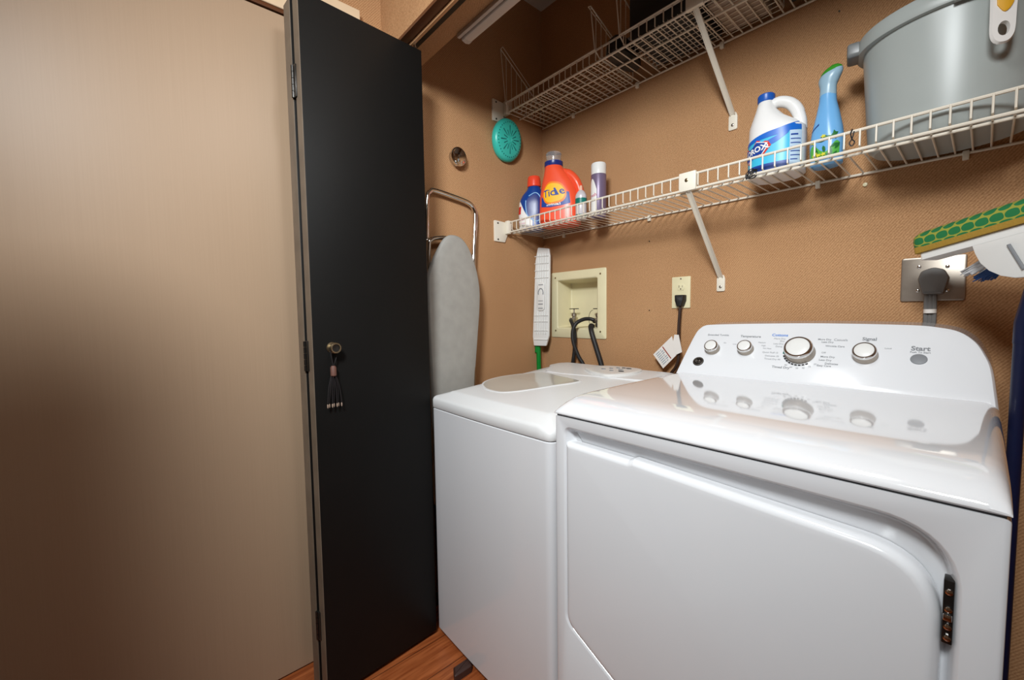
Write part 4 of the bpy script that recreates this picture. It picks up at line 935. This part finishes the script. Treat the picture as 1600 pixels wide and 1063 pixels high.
hose('supply_hose', [(.300, .024, 1.157), (.284, .012, 1.163), (.266, -.014, 1.160), (.249, -.046, 1.140), (.241, -.058, 1.10), (.247, -.058, 1.05), (.266, -.046, .99), (.291, -.034, .935), (.31, -.030, .80), (.30, -.030, .55)], .0088, 'black supply hose arching left from the right valve and crossing the other')
hose('drain_hose', [(.268, .050, 1.118), (.287, .030, 1.128), (.306, -.006, 1.130), (.325, -.028, 1.112), (.341, -.034, 1.078), (.360, -.034, 1.028), (.388, -.032, .945), (.42, -.030, .80), (.43, -.030, .55)], .0115, 'thicker black drain hose, rightmost of those at the hookup box')

# wall outlet, plug, cord and tag
t = thing('wall_outlet', (.734, 0, 1.205), 'ivory duplex wall outlet on the back wall with a black plug in it', 'outlet')
FB = lambda x, z, y=0.0: frame((x, y, z), (1, 0, 0), (0, 0, 1), (0, -1, 0))
bm = nb(); prism(bm, round_poly([(-.0365, -.060), (.0365, -.060), (.0365, .060), (-.0365, .060)], .003, 3), FB(.734, 1.264), .005, .002); op = obj('cover_plate', bm, 'cream', t)
for dz in (.0205, -.0205):
    bm = nb(); pl = [(.0165*cos(q), max(-.0130, min(.0130, .0165*sin(q)))) for q in [2*pi*k/28 for k in range(28)]]
    prism(bm, pl, FB(.734, 1.264+dz, -.0045), .002, .0005); rc = obj('receptacle', bm, 'cream', t)
    bm = nb(); prism(bm, [(-.0075, -.004), (-.0055, -.004), (-.0055, .005), (-.0075, .005)], FB(.734, 1.264+dz+.002, -.0064), .0005); prism(bm, [(.0055, -.003), (.0073, -.003), (.0073, .004), (.0055, .004)], FB(.734, 1.264+dz+.002, -.0064), .0005); prism(bm, ell(.0024, .0026, 10), FB(.734, 1.264+dz-.0075, -.0064), .0005); obj('slots', bm, 'slot', rc)
bm = nb(); lathe(bm, [(.003, 0), (.003, .001), (.001, .0015)], 10, FB(.734, 1.316, -.005)); obj('screw', bm, 'steel', op)
t = thing('power_cord', (.742, -.035, .95), 'black plug and power cord hanging from the ivory outlet, with a paper tag', 'cord')
pg = round_poly([(-.017, .022), (.017, .022), (.0165, .0), (.008, -.022), (-.008, -.022), (-.0165, .0)], .004, 4)
bm = nb(); prism(bm, pg, FB(.7405, 1.232, -.0066), .030, .005); obj('plug', bm, 'rubber', t)
bm = nb(); tube(bm, [(.7405, -.020, 1.218), (.7415, -.026, 1.19), (.740, -.030, 1.13), (.741, -.032, 1.06), (.742, -.034, 1.01), (.728, -.030, .975), (.70, -.022, .93), (.69, -.020, .80)], .0058, 10, sm=6); obj('cable', bm, 'cord', t)
t = thing('cord_tag', (.70, -.04, .97), 'white printed paper tag wrapped on the black power cord beside the dryer', 'tag')
def tagfn(x, z): return (x, -.046-.02*(x-.70), z)
bm = nb(); q = [(.688, 1.068), (.724, 1.098), (.744, 1.028), (.687, .971), (.644, 1.023)]
q = [(.644, 1.023), (.687, .971), (.742, 1.028), (.722, 1.098)]
loft(bm, [[Vector(tagfn(x, z))+Vector((0, h, 0)) for x, z in q] for h in (0, -.0008)]); obj('tag_sheet', bm, 'tagpaper', t)
Mt = frame((.644, -.0465, 1.023), Vector((.078, -.0016, .075)).normalized(), Vector((-.043, 0, .052)).normalized()*-1, (0, -1, 0)); 
e1 = Vector((.722-.644, 0, 1.098-1.023)).normalized(); e2 = Vector((.687-.644, 0, .971-1.023)).normalized()
bm = nb()
for k in range(7):
    for a_, b_ in ((.010, .030), (.034, .046 if k % 3 else .040)):
        c0 = .008+.0078*k; pp_ = [(a_, c0), (b_, c0), (b_, c0+.0022), (a_, c0+.0022)]
        bm.faces.new([bm.verts.new(Vector((.644, -.0482, 1.023))+e1*u_+e2*v_+Vector((0, -.02*((e1*u_+e2*v_).x-.056), 0))) for u_, v_ in pp_])
obj('tag_lettering', bm, 'tagline', t, smooth=0)
bm = nb(); pp_ = [(.050, .004), (.054, .004), (.054, .060), (.050, .060)]
bm.faces.new([bm.verts.new(Vector((.644, -.0482, 1.023))+e1*u_+e2*v_+Vector((0, -.02*((e1*u_+e2*v_).x-.056), 0))) for u_, v_ in pp_]); obj('tag_stripe', bm, 'tagred', t, smooth=0)
bm = nb(); q = [(.733, 1.104), (.750, 1.104), (.764, 1.040), (.740, 1.028), (.726, 1.066)]
loft(bm, [[(x, -.049+h, z) for x, z in q] for h in (0, -.0009)]); obj('tag_flap', bm, 'tagpaper', t)

# steel range-type outlet plate, heavy plug and cord
t = thing('steel_outlet_plate', (1.413, 0, 1.208), 'wide brushed steel outlet plate on the back wall behind the dryer', 'outlet')
bm = nb(); prism(bm, round_poly([(-.0605, -.058), (.0605, -.058), (.0605, .058), (-.0605, .058)], .006, 3), FB(1.4135, 1.267), .006, .0025); sp_ = obj('cover_plate', bm, 'steel', t)
for x, z in ((1.388, 1.300), (1.440, 1.297), (1.387, 1.237), (1.441, 1.236)):
    bm = nb(); lathe(bm, [(.004, 0), (.004, .0012), (.002, .002)], 12, FB(x, z, -.007)); obj('screw', bm, 'chrome', sp_)
t = thing('dryer_cord', (1.414, -.03, 1.0), 'thick grey dryer plug and cord in the steel outlet plate', 'cord')
pg = round_poly([(-.028, .002), (-.022, .022), (.0, .031), (.020, .024), (.029, .004), (.020, -.038), (-.018, -.038)], [.012, .012, .02, .012, .012, .006, .006], 5)
bm = nb(); prism(bm, pg, FB(1.4165, 1.264, -.0072), .036, .006); obj('plug', bm, 'darkgrey', t)
for dx in (-.0075, .0, .0075):
    bm = nb(); tube(bm, [(1.413+dx, -.028, 1.230), (1.4135+dx, -.032, 1.20), (1.414+dx, -.034, 1.15), (1.414+dx, -.034, 1.02)], .0050, 8, sm=4); obj('cable', bm, 'darkgrey', t)
bm = nb(); tube(bm, [(1.4137, -.034, 1.188), (1.4138, -.034, 1.178)], .0125, 16); obj('cable_band', bm, 'tagpaper', t)

# sponge mop standing upside down right of the dryer
t = thing('sponge_mop', (1.556, -.285, 0), 'sponge mop with a green scaled sponge standing upside down right of the dryer', 'mop')
e1 = Vector((.150, -.105, .030)).normalized(); e3 = Vector((.0, .0, 1.0)); e3 = (e3 - e1*e3.dot(e1)).normalized(); e2 = e3.cross(e1)
Ms = frame((1.408, -.195, 1.300), e1, e2, e3)      # e1 along the sponge, e2 towards the wall, e3 up
bm = nb()
lp = []
for u_, k in ((0, .55), (.004, .80), (.012, .95), (.025, 1), (.215, 1), (.226, .95), (.232, .6)):
    lp.append([Ms @ Vector((u_, y*k, .036+(z-.036)*(.4+.6*k))) for y, z in ((-.028, .026), (-.030, .040), (-.026, .054), (-.014, .062), (.014, .062), (.026, .054), (.030, .040), (.028, .026))])
loft(bm, lp); obj('sponge_top', bm, 'sponge', t, label='green and yellow scale patterned sponge')
bm = nb(); prism(bm, round_poly([(.004, -.028), (.230, -.028), (.230, .028), (.004, .028)], .008, 4), Ms @ Matrix.Translation((0, 0, .014)), .0145, .002); obj('sponge_base', bm, 'yellowsponge', t)
bm = nb(); prism(bm, round_poly([(.012, -.022), (.225, -.022), (.225, .022), (.012, .022)], .006, 4), Ms @ Matrix.Translation((0, 0, -.002)), .0165, .003); pl_ = obj('sponge_plate', bm, 'whiteplastic', t)
fan = [(.110, -.001)] + [(.190+.078*cos(q), -.008-.078*sin(q)) for q in [radians(172-16.4*k) for k in range(11)]] + [(.268, -.001)]
bm = nb(); prism(bm, fan, frame(Ms @ Vector((0, -.012, 0)), e1, e3, -e2), .010, .002); obj('fan_bracket', bm, 'whiteplastic', t)
bm = nb(); prism(bm, fan, frame(Ms @ Vector((0, .022, 0)), e1, e3, -e2), .010, .002); obj('fan_bracket', bm, 'whiteplastic', t)
bm = nb(); tube(bm, [Ms @ Vector((.168, -.024, -.018)), Ms @ Vector((.184, -.024, -.070))], .0028, 8); obj('bracket_rib', bm, 'grey', t)
rb = random.Random(5)
for nm, mm, zo, y0_ in (('white_bristles', 'bristle', -.020, .020), ('blue_bristles', 'bluebristle', -.036, .030)):
    bm = nb()
    for k in range(70):
        a0 = Ms @ Vector((.125+.03*rb.random(), y0_-.010+.012*rb.random(), zo+.012-.022*rb.random()))
        b0 = Ms @ Vector((.048+.03*rb.random() if mm == 'bristle' else .066+.03*rb.random(), y0_+.016*rb.random(), zo-.018-.014*rb.random()))
        tube(bm, [a0, b0], [.0022, .0012], 5)
    o_ = obj(nm, bm, mm, t); o_['kind'] = 'stuff'
bm = nb(); tube(bm, [Ms @ Vector((.188, .004, -.070)), (1.556, -.285, 1.16), (1.556, -.285, 1.12)], .0115, 12); obj('pole_socket', bm, 'bluepole', t)
bm = nb(); tube(bm, [(1.556, -.285, 1.15), (1.556, -.285, 0.0)], .0105, 14); obj('pole', bm, 'bluepole', t, label='dark blue mop pole')

# small things
bm = nb(); pl = round_poly([(.385, -.842), (.418, -.860), (.420, -.790), (.385, -.775)], .006, 4)
loft(bm, [[(x, y, 0) for x, y in pl], [(x, y, .022) for x, y in pl], [(x, y, .027) for x, y in inset(pl, .005)]])
tag(obj('door_wedge', bm, 'wedge', loc=(.40, -.81, 0)), 'dark brown wedge poking out from under the washer', 'wedge')
bm = nb(); lathe(bm, [(.005, 0), (.006, .002), (.005, .006), (.001, .007)], 14, FB(1.270, 1.542)); tag(obj('wall_anchor', bm, 'cream', loc=(1.27, 0, 1.536)), 'small pale wall anchor below the lower shelf under the spray bottle', 'anchor', 'anchors in the back wall')
for x, z, l in ((.598, 1.477, 'small dark nail in the back wall under the lower shelf'), (.600, 1.198, 'small dark nail in the back wall left of the ivory outlet'), (1.197, 2.050, 'small dark nail in the back wall above the bleach jug')):
    bm = nb(); lathe(bm, [(.0022, 0), (.0022, .003), (.001, .0035)], 8, FB(x, z)); tag(obj('nail', bm, 'darkmetal', loc=(x, 0, z-.003)), l, 'nail', 'nails in the back wall')
